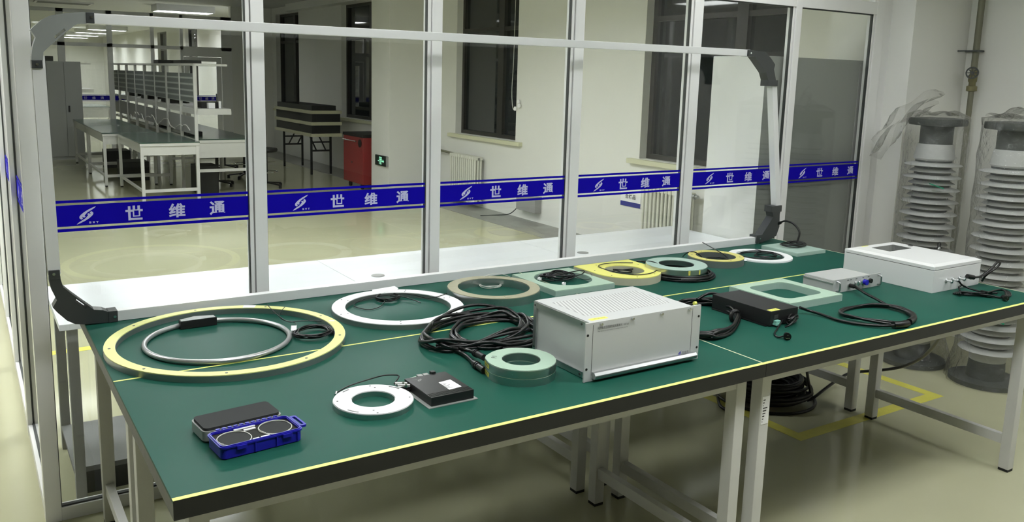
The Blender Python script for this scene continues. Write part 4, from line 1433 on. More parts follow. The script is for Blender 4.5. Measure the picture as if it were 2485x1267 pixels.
for i, (z0, lb) in enumerate(((T, 'lower of two stacked aluminium rings, touching the bench'), (T + 0.0262, 'upper of two stacked aluminium rings, pale green top face'))):
    t = thing('sensor_ring', lb, 'sensor ring', (cR[0], cR[1], z0), 0, 'ring shaped sensors on the benches')
    B().prism(lug_outline(ro), z0, z0 + 0.0235, circ(cR[0], cR[1], 0.060, 120)).obj('ring_body', 'alu', t, True)
    B().prism(lug_outline(ro - 0.001), z0 + 0.0235, z0 + 0.026, circ(cR[0], cR[1], 0.0608, 120)).obj('top_plate', 'ring_green', t, True)
    a1, a2 = th + 0.02, th + ph_ + 0.12
    p1 = (cR[0] + (ro / math.cos(ph_ - (a1 - th)) if True else ro) * math.cos(a1) * 1.0, 0)

    def edge(a):
        d_ = abs(a - th)
        r_ = min(ro / math.cos(max(0.0, ph_ - d_)), DD * 0.965) + 0.0006
        return cR[0] + r_ * math.cos(a), cR[1] + r_ * math.sin(a)
    k = 10
    A_ = [edge(th + 0.09 + (ph_ + 0.10) * j / k) for j in range(k + 1)]
    b = B()
    for j in range(k):
        b.quad((*A_[j], z0 + 0.006), (*A_[j + 1], z0 + 0.006), (*A_[j + 1], z0 + 0.020), (*A_[j], z0 + 0.020))
    wl = b.obj('warning_label', 'floor_tape', t)
    b = B()
    for j in range(1, k - 1):
        m0 = (A_[j][0] * 0.999 + cR[0] * 0.001, A_[j][1] * 0.999 + cR[1] * 0.001)
        u_ = Vector((A_[j + 1][0] - A_[j][0], A_[j + 1][1] - A_[j][1], 0))
        if u_.length < 1e-6:
            continue
        n_ = Vector((u_.y, -u_.x, 0)).normalized()
        put_text(b, 'ATENCIN '[j % 8] if 'ATENCIN '[j % 8] != ' ' else 'T', Vector((*A_[j], z0 + 0.013)) + n_ * 0.0006, u_.normalized(), (0, 0, 1), h=0.007, wd=0.005, size=0.01)
    b.obj('label_print', 'ink', wl)
    if i == 1:
        b = B()
        ux = Vector((math.cos(th + PI / 2), math.sin(th + PI / 2), 0))
        put_text(b, 'P1', (cR[0] + 0.085 * math.cos(th), cR[1] + 0.085 * math.sin(th), z0 + 0.0264), -ux, Vector((-math.cos(th), -math.sin(th), 0)) * -1, h=0.016, wd=0.020, size=0.02)
        b.obj('marking', 'ink', t)

# ------------------------------------------------------------------ small white ring and black module
rQ = ring('sensor_ring', 'small white ring with a thin fibre cable to the black module', (0.935, 2.090), 0.113, 0.060, 0.017, 'ring_white', 'alu', 0, lip=0.0018)
for a, dl in ((0.35, 0.35), (1.9, 0.25), (3.55, 0.35)):
    b = B()
    k = 10
    b.prism([(0.935 + r * math.cos(a + dl * i / k), 2.090 + r * math.sin(a + dl * i / k)) for r, it in ((0.1055, range(k + 1)), (0.1005, range(k, -1, -1))) for i in it], T + 0.0165, T + 0.0173)
    b.obj('slot', 'screw', rQ)
screws(rQ, [(0.935 + rr * math.cos(a), 2.090 + rr * math.sin(a), T + 0.017) for a, rr in ((1.1, 0.085), (1.25, 0.10), (2.85, 0.10), (4.3, 0.085), (4.4, 0.104), (5.9, 0.102))], 0.003, 0.0004)
md = thing('black_module', 'flat black module with a white label, standing on a clear plate', 'electronics unit', (1.136, 2.075, T))
x0, x1, y0, y1 = 1.067, 1.205, 1.990, 2.162
B().box(x0 - 0.012, x1 + 0.010, y0 - 0.008, y1 + 0.006, T, T + 0.0025, 0.0008).obj('base_plate', 'clear_plastic', md)
B().box(x0, x1, y0, y1, T + 0.0028, T + 0.029, 0.0015).obj('case_body', 'black_paint', md)
for k in range(4):
    B().box(x0 + 0.002, x1 - 0.002, y0 + 0.007 + k * 0.0065, y0 + 0.0105 + k * 0.0065, T + 0.0288, T + 0.0300, 0.0004).obj('ridge', 'black_paint', md)
B().prism([at(*p, T + 0.029)[:2] for p in ((1064.3, 928.6), (1092.4, 921.4), (1120, 938), (1090.8, 946.2))], T + 0.0290, T + 0.0295).obj('white_label', 'paper', md)
b = B()
for q in range(6):
    xa = 1.134 + (q % 2) * 0.002
    b.box(xa, xa + 0.026 - (q * 5 % 3) * 0.004, 2.034 + q * 0.0068, 2.0362 + q * 0.0068, T + 0.0296, T + 0.0298)
b.obj('label_print', 'grey_edge', md)
b = B()
put_swoosh(b, at(1018.5, 922.5, T + 0.0295), (1, 0, 0), (0, 1, 0), 0.020)
put_text(b, '世维通', at(1007, 921.5, T + 0.0295), (1, 0, 0), (0, 1, 0), h=0.005, wd=0.016, size=0.01)
b.obj('emblem', 'clear_plastic', md)
B().prism([at(*p, T + 0.012)[:2] for p in ((985, 921), (1020, 911), (1030, 914), (990, 925))], T + 0.010, T + 0.0135).obj('circuit_board', 'ring_green', md)
for xx in (1.116, 1.136):
    B().box(xx, xx + 0.017, y1, y1 + 0.020, T + 0.014, T + 0.027, 0.001).obj('socket', 'clear_plastic', md)
B().box(1.158, 1.172, y1 - 0.001, y1 + 0.014, T + 0.010, T + 0.034, 0.001).obj('terminal_block', 'black', md)
for k, yy in enumerate((2.128, 2.146)):
    p, q = Vector((x0 + 0.001, yy, T + 0.019)), Vector((x0 - 0.034, yy + 0.010, T + 0.022))
    c1 = B().cyl(p, q, 0.0058, seg=16).obj('connector', 'chrome', md, True)
    B().cyl(p + (q - p) * 0.25, p + (q - p) * 0.45, 0.0072, seg=6).obj('hex_nut', 'chrome', c1)
B().box(x0 - 0.032, x0, 2.118, 2.154, T + 0.004, T + 0.0125, 0.001).obj('connector_block', 'black', md)
cb = thing('fibre_cable', 'thin black fibre cable arching from the small white ring to the black module', 'cable', at(815, 952, T + 0.012))
b = B()
b.tube([at(815.5, 954, T + 0.010), at(846, 937, T + 0.022), at(889.7, 922.5, T + 0.030), at(927, 912, T + 0.034), at(952, 910, T + 0.034), at(968, 913, T + 0.030), (x0 - 0.036, 2.156, T + 0.022)], 0.0022, 8)
b.obj('cable', 'cable', cb, True, 60)
q = Vector(at(815.5, 954, T + 0.010))
B().cyl(q - Vector((0.004, 0.006, 0.002)), q + Vector((0.003, 0.004, 0.002)), 0.0035, seg=12).obj('ferrule', 'chrome', cb, True)

# ------------------------------------------------------------------ blue case with open lid
cs = thing('blue_case', 'small blue plastic case with open lid and two fibre rings in black foam', 'case', (0.571, 2.012, T), 0.095)
Rz = Matrix.Rotation(0.095, 4, 'Z')


def loc(x, y_, z):
    v_ = Rz @ Vector((x, y_, 0))
    return (0.571 + v_.x, 2.012 + v_.y, T + z)


def lprism(b, outer, z0, z1, hole=None):
    f = lambda P_: [loc(x, y_, 0)[:2] for x, y_ in P_]
    return b.prism(f(outer), T + z0, T + z1, f(hole) if hole else None)


W_, H_ = 0.212, 0.104
b = B()
lprism(b, rrect(0, -0.018, W_ - 0.010, H_ - 0.008, 0.012), 0.001, 0.004)
lprism(b, rrect(0, -0.018, W_ - 0.006, H_ - 0.005, 0.013), 0.003, 0.030, rrect(0, -0.018, W_ - 0.014, H_ - 0.013, 0.010))
lprism(b, rrect(0, -0.018, W_, H_, 0.014), 0.029, 0.033, rrect(0, -0.018, W_ - 0.016, H_ - 0.015, 0.010))
lprism(b, rrect(0, -0.018, W_ - 0.006, H_ - 0.006, 0.013), 0.033, 0.0355, rrect(0, -0.018, W_ - 0.012, H_ - 0.011, 0.011))
bt = b.obj('base_tray', 'blue_plastic', cs)
b = B()
for k in range(11):
    xk = -0.075 + 0.015 * k
    lprism(b, rrect(xk, 0.0365, 0.010, 0.007, 0.002), 0.028, 0.037)
b.obj('hinge', 'blue_plastic', cs)
b = B()
lprism(b, rrect(W_ / 2 + 0.008, -0.016, 0.018, 0.070, 0.005), 0.028, 0.034, rrect(W_ / 2 + 0.008, -0.016, 0.008, 0.056, 0.002))
b.obj('carry_loop', 'blue_plastic', cs)
for xk in (-0.055, 0.062):
    b = B()
    lprism(b, rrect(xk, -0.018 - H_ / 2, 0.026, 0.008, 0.003), 0.022, 0.031)
    b.obj('latch_lug', 'blue_plastic', cs)
for xk in (-0.02, 0.035, 0.09):
    b = B()
    lprism(b, rrect(xk, -0.018 - H_ / 2 + 0.002, 0.004, 0.006, 0.001), 0.004, 0.028)
    b.obj('rib', 'blue_plastic', cs)
b = B()
lprism(b, rrect(0, -0.018, W_ - 0.0145, H_ - 0.0135, 0.0095), 0.004, 0.028)
fo = b.obj('foam_insert', 'foam2', cs)
for xk, yk in ((-0.056, -0.023), (0.053, -0.015)):
    b = B()
    lprism(b, circ(xk, yk, 0.0385, 48), 0.0282, 0.0295)
    b.obj('foam_disc', 'foam', fo)
    b = B()
    b.tube([loc(xk + 0.041 * math.cos(t), yk + 0.041 * math.sin(t), 0.0295) for t in [k * PI / 12 for k in range(24)]], 0.0013, 6, True, 2)
    b.tube([loc(xk + 0.0402 * math.cos(t), yk + 0.0402 * math.sin(t), 0.0312) for t in [0.3 + k * PI / 12 for k in range(14)]], 0.0010, 6, False, 2)
    b.obj('fibre_ring', 'wire', cs, True)
for xk, yk, w_, h_, a in ((-0.012, 0.0245, 0.055, 0.006, 0.0), (-0.004, 0.010, 0.030, 0.007, 0.0), (-0.012, -0.0545, 0.016, 0.009, 0.0), (0.012, -0.0535, 0.022, 0.009, 0.0)):
    b = B()
    lprism(b, rrect(xk, yk, w_, h_, 0.001), 0.0285, 0.0308)
    b.obj('white_tag', 'paper', cs)
# the lid, hinged right back
b = B()
lprism(b, rrect(-0.003, 0.098, W_ - 0.02, H_ - 0.012, 0.018), 0.002, 0.006)
lprism(b, rrect(-0.003, 0.098, W_ - 0.004, H_ - 0.002, 0.016), 0.006, 0.031, rrect(-0.003, 0.098, W_ - 0.012, H_ - 0.010, 0.013))
lid_ = b.obj('lid', 'clear_plastic', cs)
b = B()
lprism(b, rrect(-0.003, 0.098, W_ - 0.013, H_ - 0.011, 0.0125), 0.0065, 0.038)
b.obj('lid_foam', 'foam', lid_)

# ------------------------------------------------------------------ things on the floor by the benches
rl = thing('cable_reel', 'big coil of black cable lying on the floor under the right benches', 'cable', (3.78, 3.05, 0))
b = B()
rnd = random.Random(4)
for k in range(26):
    r = 0.13 + 0.125 * rnd.random() ** 0.6
    z = 0.009 + rnd.random() * 0.13 * (1 - ((r - 0.17) / 0.12) ** 2 if r > 0.17 else 0.95)
    b.tube(loops((3.78 + rnd.uniform(-0.01, 0.01), 3.05 + rnd.uniform(-0.01, 0.01)), r, 1.0, max(0.009, z), 0.02, 0.98, rnd.uniform(0, 6), 0.006, k=12), 0.0085, 6, False, 3)
b.tube(loops((3.78, 3.05), 0.272, 1.0, 0.009, 0.01, 1.0, 0.3, 0.0, k=16), 0.0085, 8)
b.obj('cable_loops', 'cable', rl, True, 60)
b = B()
b.tube([at(1968, 960, 0.05), at(1962, 925, 0.22), at(1958, 898, 0.45), at(1956, 876, 0.70)], 0.0075, 8)
b.tube([at(1958, 972, 0.03), at(1976, 964, 0.05), at(2014, 935, 0.09), at(2049, 911.6, 0.11), at(2075, 903.5, 0.12), at(2111.5, 900.4, 0.15), at(2158, 896, 0.2), at(2200, 886.7, 0.27), at(2241, 864.6, 0.40), at(2268.6, 837, 0.55), at(2289, 806, 0.74)], 0.0085, 10)
b.tube([at(1742, 965, 0.02), at(1748, 985, 0.012), at(1770, 1000, 0.01)], 0.0085, 8)
b.obj('loose_end', 'cable', rl, True, 60)

b = B()
b.box(3.46, 4.72, 2.545, 2.615, 0, 0.0012).box(3.46, 3.53, 2.615, 3.9, 0, 0.0012).box(4.65, 4.72, 2.615, 3.42, 0, 0.0012)
tag(b.obj('floor_marking', 'floor_tape'), 'yellow tape rectangle on the floor under the right benches', 'floor tape')
tag(B().box(0.25, 1.2, 5.665, 5.745, 0, 0.0012).obj('floor_marking', 'floor_tape'), 'yellow tape line on the floor beyond the glass near the corner post', 'floor tape')


def insulator(name, c, label, tag_at, seed, flap=False):
    t = thing(name, label, 'insulator', (c[0], c[1], 0), 0, 'wrapped insulator columns by the wall')
    B().lathe([(0, 0), (0.200, 0), (0.200, 0.028), (0.105, 0.032), (0.098, 0.14), (0, 0.14)], (*c, 0), 48).obj('base_flange', 'cast', t, True, 40)
    prof = [(0.0, 0.14), (0.098, 0.14), (0.100, 0.17)]
    z = 0.20
    k = 0
    while z < 1.30:
        R = 0.166 if k % 2 == 0 else 0.132
        prof += [(0.100, z), (R - 0.004, z + 0.003), (R, z + 0.006), (R - 0.004, z + 0.010), (0.102, z + 0.024)]
        z += 0.0385
        k += 1
    prof += [(0.102, 1.312), (0.118, 1.325), (0.112, 1.36), (0.100, 1.415), (0, 1.415)]
    B().lathe(prof, (*c, 0), 56).obj('shed_column', 'shed', t, True, 40)
    cb_ = B()  # dark sleeves in the gaps, standing in for the shade there
    z = 0.20
    while z < 1.29:
        cb_.cyl((*c, z + 0.0245), (*c, z + 0.0383), 0.104, seg=40, cap=False)
        z += 0.0385
    cb_.obj('shade_sleeves', 'gap_shade', t, True, 40)
    B().lathe([(0, 1.415), (0.094, 1.415), (0.094, 1.525), (0.162, 1.532), (0.166, 1.538), (0.166, 1.572), (0.10, 1.576), (0, 1.576)], (*c, 0), 48).obj('top_flange', 'cast', t, True, 40)
    # loose wrap of clear film
    rnd = random.Random(seed)
    b = B()
    seg = 64
    rings = []
    prof = [(0.222, 0.003), (0.212, 0.10), (0.178, 0.20), (0.180, 0.34), (0.184, 0.5), (0.178, 0.7), (0.182, 0.9), (0.180, 1.1), (0.180, 1.25), (0.182, 1.38), (0.180, 1.50), (0.178, 1.585), (0.12, 1.61), (0.05, 1.60)]
    for i, (r, z) in enumerate(prof):
        ph1, ph2 = rnd.uniform(0, 6), rnd.uniform(0, 6)
        rings.append([b.bm.verts.new((c[0] + (r + 0.006 * math.sin(5 * a + ph1) + 0.005 * math.sin(11 * a + ph2)) * math.cos(a), c[1] + (r + 0.006 * math.sin(5 * a + ph1) + 0.005 * math.sin(11 * a + ph2)) * math.sin(a), max(0.002, z + (0.012 * math.sin(3 * a + ph2) if i > 10 else 0)))) for a in [2 * PI * k / seg for k in range(seg)]])
    for A_, C_ in zip(rings, rings[1:]):
        for k in range(seg):
            b.bm.faces.new((A_[k], A_[(k + 1) % seg], C_[(k + 1) % seg], C_[k]))
    wr = b.obj('plastic_wrap', 'film', t, True, 60)
    # crumpled end of the film above the top flange
    b = B()
    nu, nv = 20, 14
    g = []
    for i in range(nu + 1):
        row = []
        for j in range(nv + 1):
            u_, v_ = i / nu, j / nv
            if flap:
                x = c[0] - 0.02 - 0.42 * u_ * (0.55 + 0.45 * v_) + 0.020 * math.sin(9 * u_ + 7 * v_) + rnd.uniform(-0.006, 0.006)
                y_ = c[1] + 0.02 + 0.16 * u_ + 0.030 * math.sin(13 * v_ + 4 * u_) - 0.08 * (v_ - 0.5)
                zz = 1.59 + 0.17 * v_ * (1 - 0.8 * u_) - 0.30 * u_ ** 2 * (1 - 0.5 * v_) + 0.018 * math.sin(15 * u_ + 5 * v_) + rnd.uniform(-0.005, 0.005)
            else:
                x = c[0] - 0.17 + 0.36 * u_ + 0.008 * math.sin(9 * v_ + 5 * u_)
                y_ = c[1] + 0.10 - 0.22 * v_ + 0.008 * math.sin(11 * u_)
                zz = 1.605 + 0.05 * math.sin(PI * u_) * math.sin(PI * v_) + 0.012 * math.sin(14 * u_ + 6 * v_) + rnd.uniform(-0.003, 0.006)
            row.append(b.bm.verts.new((x, y_, zz)))
        g.append(row)
    for i in range(nu):
        for j in range(nv):
            b.bm.faces.new((g[i][j], g[i + 1][j], g[i + 1][j + 1], g[i][j + 1]))
    b.obj('film_bunch', 'film', wr, True, 180)
    a, z, w_ = tag_at
    p = Vector((c[0] + 0.187 * math.cos(a), c[1] + 0.187 * math.sin(a), z))
    ux = Vector((-math.sin(a), math.cos(a), 0))
    b = B()
    b.bar(p - ux * w_ / 2 + Vector((0, 0, 0.012)), p + ux * w_ / 2 - Vector((0, 0, 0.012)), 0.045, 0.004, 0.001)
    b.obj('green_tag', 'tag_green', t)
    return t


insulator('insulator_column', (5.16, 3.02), 'plastic wrapped insulator column beside the pillar, green tag high up', (-2.45, 1.17, 0.075), 1, True)
insulator('insulator_column', (5.20, 2.57), 'plastic wrapped insulator column at the right edge, green tag low down', (-2.6, 0.43, 0.09), 2)

pp = thing('wall_pipe', 'vertical grey water pipe with a hand valve in the corner by the pillar', 'pipe', (5.88, 3.22, 0))
px_, py_ = 5.885, 3.235
B().cyl((px_, py_, 1.87), (px_, py_, CEIL), 0.021, seg=20).obj('upper_pipe', 'pipe', pp, True)
B().cyl((px_, py_, 0.0), (px_, py_, 1.80), 0.018, seg=20).obj('lower_pipe', 'pipe', pp, True)
vb = B().lathe([(0.020, 1.74), (0.034, 1.745), (0.034, 1.775), (0.022, 1.78), (0.022, 1.80), (0.028, 1.81), (0.028, 1.845), (0.022, 1.86), (0.024, 1.88), (0.021, 1.885)], (px_, py_, 0), 20).obj('valve_body', 'brass', pp, True)
B().cyl((px_, py_, 1.865), (px_ - 0.05, py_ - 0.02, 1.865), 0.009, seg=12).obj('valve_stem', 'brass', vb, True)
hc = Vector((px_ - 0.055, py_ - 0.022, 1.865))
hx = Vector((-0.37, 0.93, 0))
b = B()
b.tube([hc + hx * 0.036 * math.cos(t) + Vector((0, 0, 0.036 * math.sin(t))) for t in [k * PI / 8 for k in range(16)]], 0.005, 8, True, 2)
for k in range(4):
    t_ = k * PI / 4
    d = hx * 0.036 * math.cos(t_) + Vector((0, 0, 0.036 * math.sin(t_)))
    b.cyl(hc - d, hc + d, 0.003, seg=8)
b.obj('hand_wheel', 'cast', vb, True)
B().box(px_ - 0.05, px_ + 0.05, py_ - 0.026, py_ - 0.020, 2.005, 2.018).cyl((px_ - 0.045, py_ - 0.03, 2.012), (px_ - 0.045, 3.335, 2.012), 0.005).cyl((px_ + 0.045, py_ - 0.03, 2.012), (px_ + 0.045, 3.335, 2.012), 0.005).obj('pipe_clamp', 'cast', pp)

# ------------------------------------------------------------------ beyond the glass: near things
cbn = thing('tall_cabinet', 'tall grey cabinet behind the glass beside the pillar, white side', 'cabinet', (4.655, 3.8, 0))
x0, x1, y0, y1 = 4.172, 5.135, 3.552, 3.985
B().box(x0 + 0.0015, x1, y0 + 0.0015, y1, 0.0, 1.925, 0.002).obj('cabinet_body', 'cabinet_white', cbn)
B().box(x0, x1 - 0.002, y0, y0 + 0.0014, 0.02, 1.9245).obj('back_panel', 'cabinet', cbn)
B().box(x1 - 0.05, x1 + 0.012, y0 - 0.004, y0 - 0.0002, 0.02, 1.90).obj('edge_strip', 'desk_grey', cbn)

# radiators


def radiator(label, y0, y1, z0, z1, n):
    t = thing('radiator', label, 'radiator', (5.84, (y0 + y1) / 2, 0), 0, 'white column radiators')
    p = (y1 - y0) / n
    for k in range(n):
        yy = y0 + p * (k + 0.5)
        b = B()
        for xx in (5.78, 5.825, 5.87):
            b.cyl((xx, yy, z0 + 0.03), (xx, yy, z1 - 0.03), 0.0145, seg=12)
        b.box(5.762, 5.888, yy - p * 0.42, yy + p * 0.42, z0, z0 + 0.045, 0.012).box(5.762, 5.888, yy - p * 0.42, yy + p * 0.42, z1 - 0.045, z1, 0.012)
        b.obj('section', 'radiator', t, True)
    B().cyl((5.825, y0 - 0.004, z1 - 0.03), (5.825, y0 + 0.01, z1 - 0.03), 0.016, seg=14).cyl((5.825, y0 - 0.004, z0 + 0.03), (5.825, y0 + 0.01, z0 + 0.03), 0.016, seg=14).obj('end_cap', 'vent', t)
    b = B()
    for yy in (y0 + 0.1, y1 - 0.1):
        b.box(5.88, XW, yy, yy + 0.02, z1 - 0.06, z1 - 0.04).box(5.88, XW, yy, yy + 0.02, z0 + 0.02, z0 + 0.04)
    b.obj('bracket', 'vent', t)
    return t


r1 = radiator('white column radiator under the window with the blind cord', 9.62, 10.32, 0.07, 0.70, 13)
r2 = radiator('white column radiator under the wide window beside the tall cabinet', 5.72, 6.36, 0.10, 0.72, 12)
B().cyl((5.825, 5.715, 0.69), (5.825, 5.64, 0.69), 0.018, seg=14).cyl((5.825, 5.69, 0.69), (5.825, 5.67, 0.69), 0.026, seg=14).obj('valve', 'alu_dull', r2, True)
rp = thing('heating_pipe', 'grey heating pipe with a dark blue box beside the radiator', 'pipe', (5.86, 10.6, 0.65))
b = B()
b.tube([(5.86, 10.36, 0.03), (5.86, 10.36, 0.5), (5.86, 10.36, 0.66), (5.86, 10.42, 0.68), (5.86, 10.98, 0.70)], 0.017, 10, False, 4)
b.obj('pipe_run', 'pipe', rp, True)
B().box(5.82, 5.93, 10.93, 11.075, 0.52, 0.75, 0.008).obj('blue_box', mat('dark_blue_box', '2a2c55', 0.5), rp)

# wall sign, socket box, blind cord, exit sign
sg = thing('wall_sign', 'white wall sign with dark lettering and a blue bottom bar, below the sill', 'sign', (XW - 0.004, 6.715, 0.55))
B().box(XW - 0.008, XW, 6.555, 6.870, 0.440, 0.66, 0.001).obj('sign_plate', 'paper', sg)
B().box(XW - 0.0092, XW - 0.0075, 6.556, 6.869, 0.441, 0.490).obj('blue_bar', mat('sign_blue', '2b2f86', 0.5), sg)
b = B()
put_text(b, '合格品', (XW - 0.0095, 6.715, 0.548), (0, -1, 0), (0, 0, 1), h=0.05, wd=0.165, size=0.05, bold=0.001)
b.obj('lettering', 'ink', sg)
eb = thing('socket_box', 'grey electrical box low on the wall between the two radiators', 'electrical box', (XW - 0.05, 8.53, 0.2))
B().box(XW - 0.10, XW, 8.33, 8.74, 0.13, 0.33, 0.004).obj('box_body', 'desk_grey', eb)
B().tube([(XW - 0.05, 8.74, 0.17), (XW - 0.03, 8.83, 0.12), (XW - 0.06, 8.95, 0.03), (XW - 0.18, 9.05, 0.008), (XW - 0.4, 9.1, 0.007)], 0.006, 6).obj('lead', 'dark', eb)
bc = thing('blind_cord', 'thin white blind cord with white weights at the window edge', 'cord', (XW - 0.02, 8.97, 2.9))
B().tube([(XW - 0.02, 9.0, 2.96), (XW - 0.02, 9.01, 2.0), (XW - 0.02, 9.03, 1.60), (XW - 0.02, 9.0, 1.38), (XW - 0.02, 8.95, 1.36)], 0.004, 6).obj('cord', 'wire', bc)
for yy, zz in ((8.93, 1.37), (8.84, 1.41), (8.86, 1.46)):
    B().lathe([(0, -0.03), (0.018, -0.02), (0.022, 0), (0.014, 0.022), (0, 0.028)], (XW - 0.03, yy, zz), 12).obj('weight', 'paper', bc, True)
ex = thing('exit_sign', 'small dark exit sign with green pictogram low on the white column', 'exit sign', (5.185, 11.31, 0.51))
B().box(5.168, 5.200, 11.12, 11.50, 0.435, 0.585, 0.003).obj('sign_body', 'exit_face', ex)
B().box(5.167, 5.199, 11.100, 11.1195, 0.437, 0.583).obj('end_cap', 'desk_grey', ex)
b = B()
fr_ = ((5.1672, 11.31, 0.51), (0, -1, 0), (0, 0, 1))
for u0, u1, v0, v1 in ((-0.045, -0.030, -0.055, 0.055), (0.030, 0.045, -0.01, 0.055), (-0.030, 0.030, 0.042, 0.055), (-0.03, 0.03, 0.012, 0.022), (-0.008, 0.008, -0.055, 0.042), (0.030, 0.09, -0.012, 0.004), (0.02, 0.034, -0.055, -0.012), (-0.09, -0.045, -0.012, 0.0)):
    b.flat([(u0, v0), (u1, v0), (u1, v1), (u0, v1)], fr_)
b.flat([(0.08, -0.032), (0.125, -0.004), (0.08, 0.024)], fr_)
b.obj('pictogram', 'exit_green', ex)

# red tool cabinet
tr = thing('tool_cabinet', 'red wheeled tool cabinet standing against the white column', 'tool cabinet', (5.36, 12.25, 0))
x0, x1, y0, y1 = 5.13, 5.58, 11.86, 12.62
B().box(x0, x1, y0, y1, 0.085, 0.80, 0.006).obj('cabinet_body', 'red', tr)
B().box(x0 - 0.012, x1 + 0.012, y0 - 0.012, y1 + 0.012, 0.80, 0.845, 0.006).obj('top_tray', 'dark', tr)
B().cyl((x0 - 0.03, y0 + 0.20, 0.735), (x0 - 0.03, y1 - 0.03, 0.735), 0.008, seg=10).obj('handle_bar', 'chrome', tr, True)
B().cyl((x0 - 0.012, y0 + 0.10, 0.71), (x0 - 0.002, y0 + 0.10, 0.71), 0.06, seg=20).obj('round_bracket', 'dark', tr)
B().cyl((x0 - 0.014, y0 + 0.40, 0.40), (x0, y0 + 0.40, 0.40), 0.018, seg=14).obj('lock', 'chrome', tr)
for xx in (x0 + 0.05, x1 - 0.05):
    for yy in (y0 + 0.14, y1 - 0.16):
        B().cyl((xx - 0.014, yy, 0.042), (xx + 0.014, yy, 0.042), 0.042, seg=20).box(xx - 0.012, xx + 0.012, yy - 0.02, yy + 0.02, 0.05, 0.085).obj('castor', 'rubber', tr, True)

# folding table with stacked boards and black crates
ft = thing('folding_table', 'folding table with cream board top and thin black legs by the window wall', 'table', (5.28, 14.7, 0))
x0, x1, y0, y1 = 5.03, 5.58, 13.80, 15.75
B().box(x0, x1, y0, y1, 0.672, 0.727, 0.003).obj('tabletop', 'wood', ft)
for yy in (y0 + 0.28, y1 - 0.22):
    for xx in (x0 + 0.10, x1 - 0.10):
        B().bar((xx, yy, 0.0), (xx, yy, 0.672), 0.032, 0.032).obj('leg', 'dark', ft)
    B().box(x0 + 0.10, x1 - 0.10, yy - 0.010, yy + 0.010, 0.40, 0.43).box(x0 + 0.10, x1 - 0.10, yy - 0.010, yy + 0.010, 0.55, 0.575).obj('crossbar', 'dark', ft)
    dy = 0.35 if yy < 14.7 else -0.35
    for xx in (x0 + 0.19, x1 - 0.19):
        B().bar((xx, yy, 0.42), (xx, yy + dy, 0.665), 0.022, 0.012).obj('brace', 'dark', ft)
z = 0.727
for k, lb in enumerate(('lower black crate on the folding table, under two boards', 'upper black crate on the folding table, between the cream boards')):
    c1 = thing('black_crate', lb, 'crate', (5.3, 14.6, z), 0, 'black crates on the folding table')
    B().box(x0 + 0.02, x1 - 0.02, y0 + 0.02, y1 - 0.03, z + 0.0005, z + 0.1395, 0.006).obj('crate_body', 'bin', c1)
    B().box(x0 + 0.008, x0 + 0.0205, 14.40, 14.55, z + 0.10, z + 0.125).obj('hand_grip', 'dark', c1)
    z += 0.14
    b1 = B().box(x0, x1, y0, y1, z, z + 0.054, 0.003).obj('board', 'wood')
    tag(b1, ('cream board between the two black crates', 'topmost cream board under the open black tray')[k], 'board', 'cream boards on the folding table')
    z += 0.0545
tt = thing('black_tray', 'open black tray on top of the stack on the folding table', 'tray', (5.3, 14.7, z))
b = B()
xa, xb, ya, yb = x0 + 0.02, x1 - 0.10, y0 + 0.02, y1 - 0.1
b.box(xa, xb, ya, yb, z + 0.0005, z + 0.01).box(xa, xa + 0.015, ya, yb, z + 0.01, z + 0.085).box(xb - 0.015, xb, ya, yb, z + 0.01, z + 0.085).box(xa + 0.015, xb - 0.015, ya, ya + 0.015, z + 0.01, z + 0.085).box(xa + 0.015, xb - 0.015, yb - 0.015, yb, z + 0.01, z + 0.085)
b.obj('tray_body', 'bin', tt)

# tall locker against the far partition
lk = thing('locker', 'tall grey two door locker against the far glass partition', 'locker', (1.72, 18.1, 0))
B().box(1.425, 2.01, 17.90, 18.30, 0, 1.84, 0.004).obj('locker_body', 'locker', lk)
for xa, xb in ((1.432, 1.715), (1.721, 2.003)):
    d = B().box(xa, xb, 17.886, 17.8995, 0.06, 1.82, 0.003).obj('door', 'locker', lk)
B().box(1.76, 1.79, 17.87, 17.888, 0.90, 1.02, 0.004).obj('door_handle', 'dark', d)

# ------------------------------------------------------------------ workbenches in the far room
BL = 1.83


def work_table(i, label):
    """plain table with a dark mat, left of the shelf racks (local coordinates)"""
    t = thing('work_table', label, 'work table', (0, 0, 0), 0, 'pale work tables with dark tops')
    w_, h = 0.76, 0.80
    B().box(0, w_, 0, BL, h - 0.012, h, 0.002).obj('table_mat', 'bench_mat', t)
    B().box(0.004, w_ - 0.004, 0.004, BL - 0.004, h - 0.05, h - 0.0125).obj('tabletop', 'steel_white', t)
    B().box(0.03, w_ - 0.03, 0.02, 0.035, h - 0.17, h - 0.052).box(0.02, 0.035, 0.05, BL - 0.05, h - 0.14, h - 0.052).obj('apron', 'steel_white', t)
    for xx in (0.01, w_ - 0.05):
        for yy in (0.01, BL - 0.05):
            lg = B().box(xx, xx + 0.04, yy, yy + 0.04, 0.02, h - 0.05).obj('leg', 'steel_white', t)
            B().box(xx + 0.004, xx + 0.036, yy + 0.004, yy + 0.036, 0, 0.02).obj('rubber_foot', 'rubber', lg)
    B().box(0.05, w_ - 0.05, 0.015, 0.045, 0.14, 0.18).box(0.05, w_ - 0.05, BL - 0.045, BL - 0.015, 0.14, 0.18).box(0.015, 0.045, 0.05, BL - 0.05, 0.145, 0.175).obj('stretcher', 'steel_white', t)
    return t


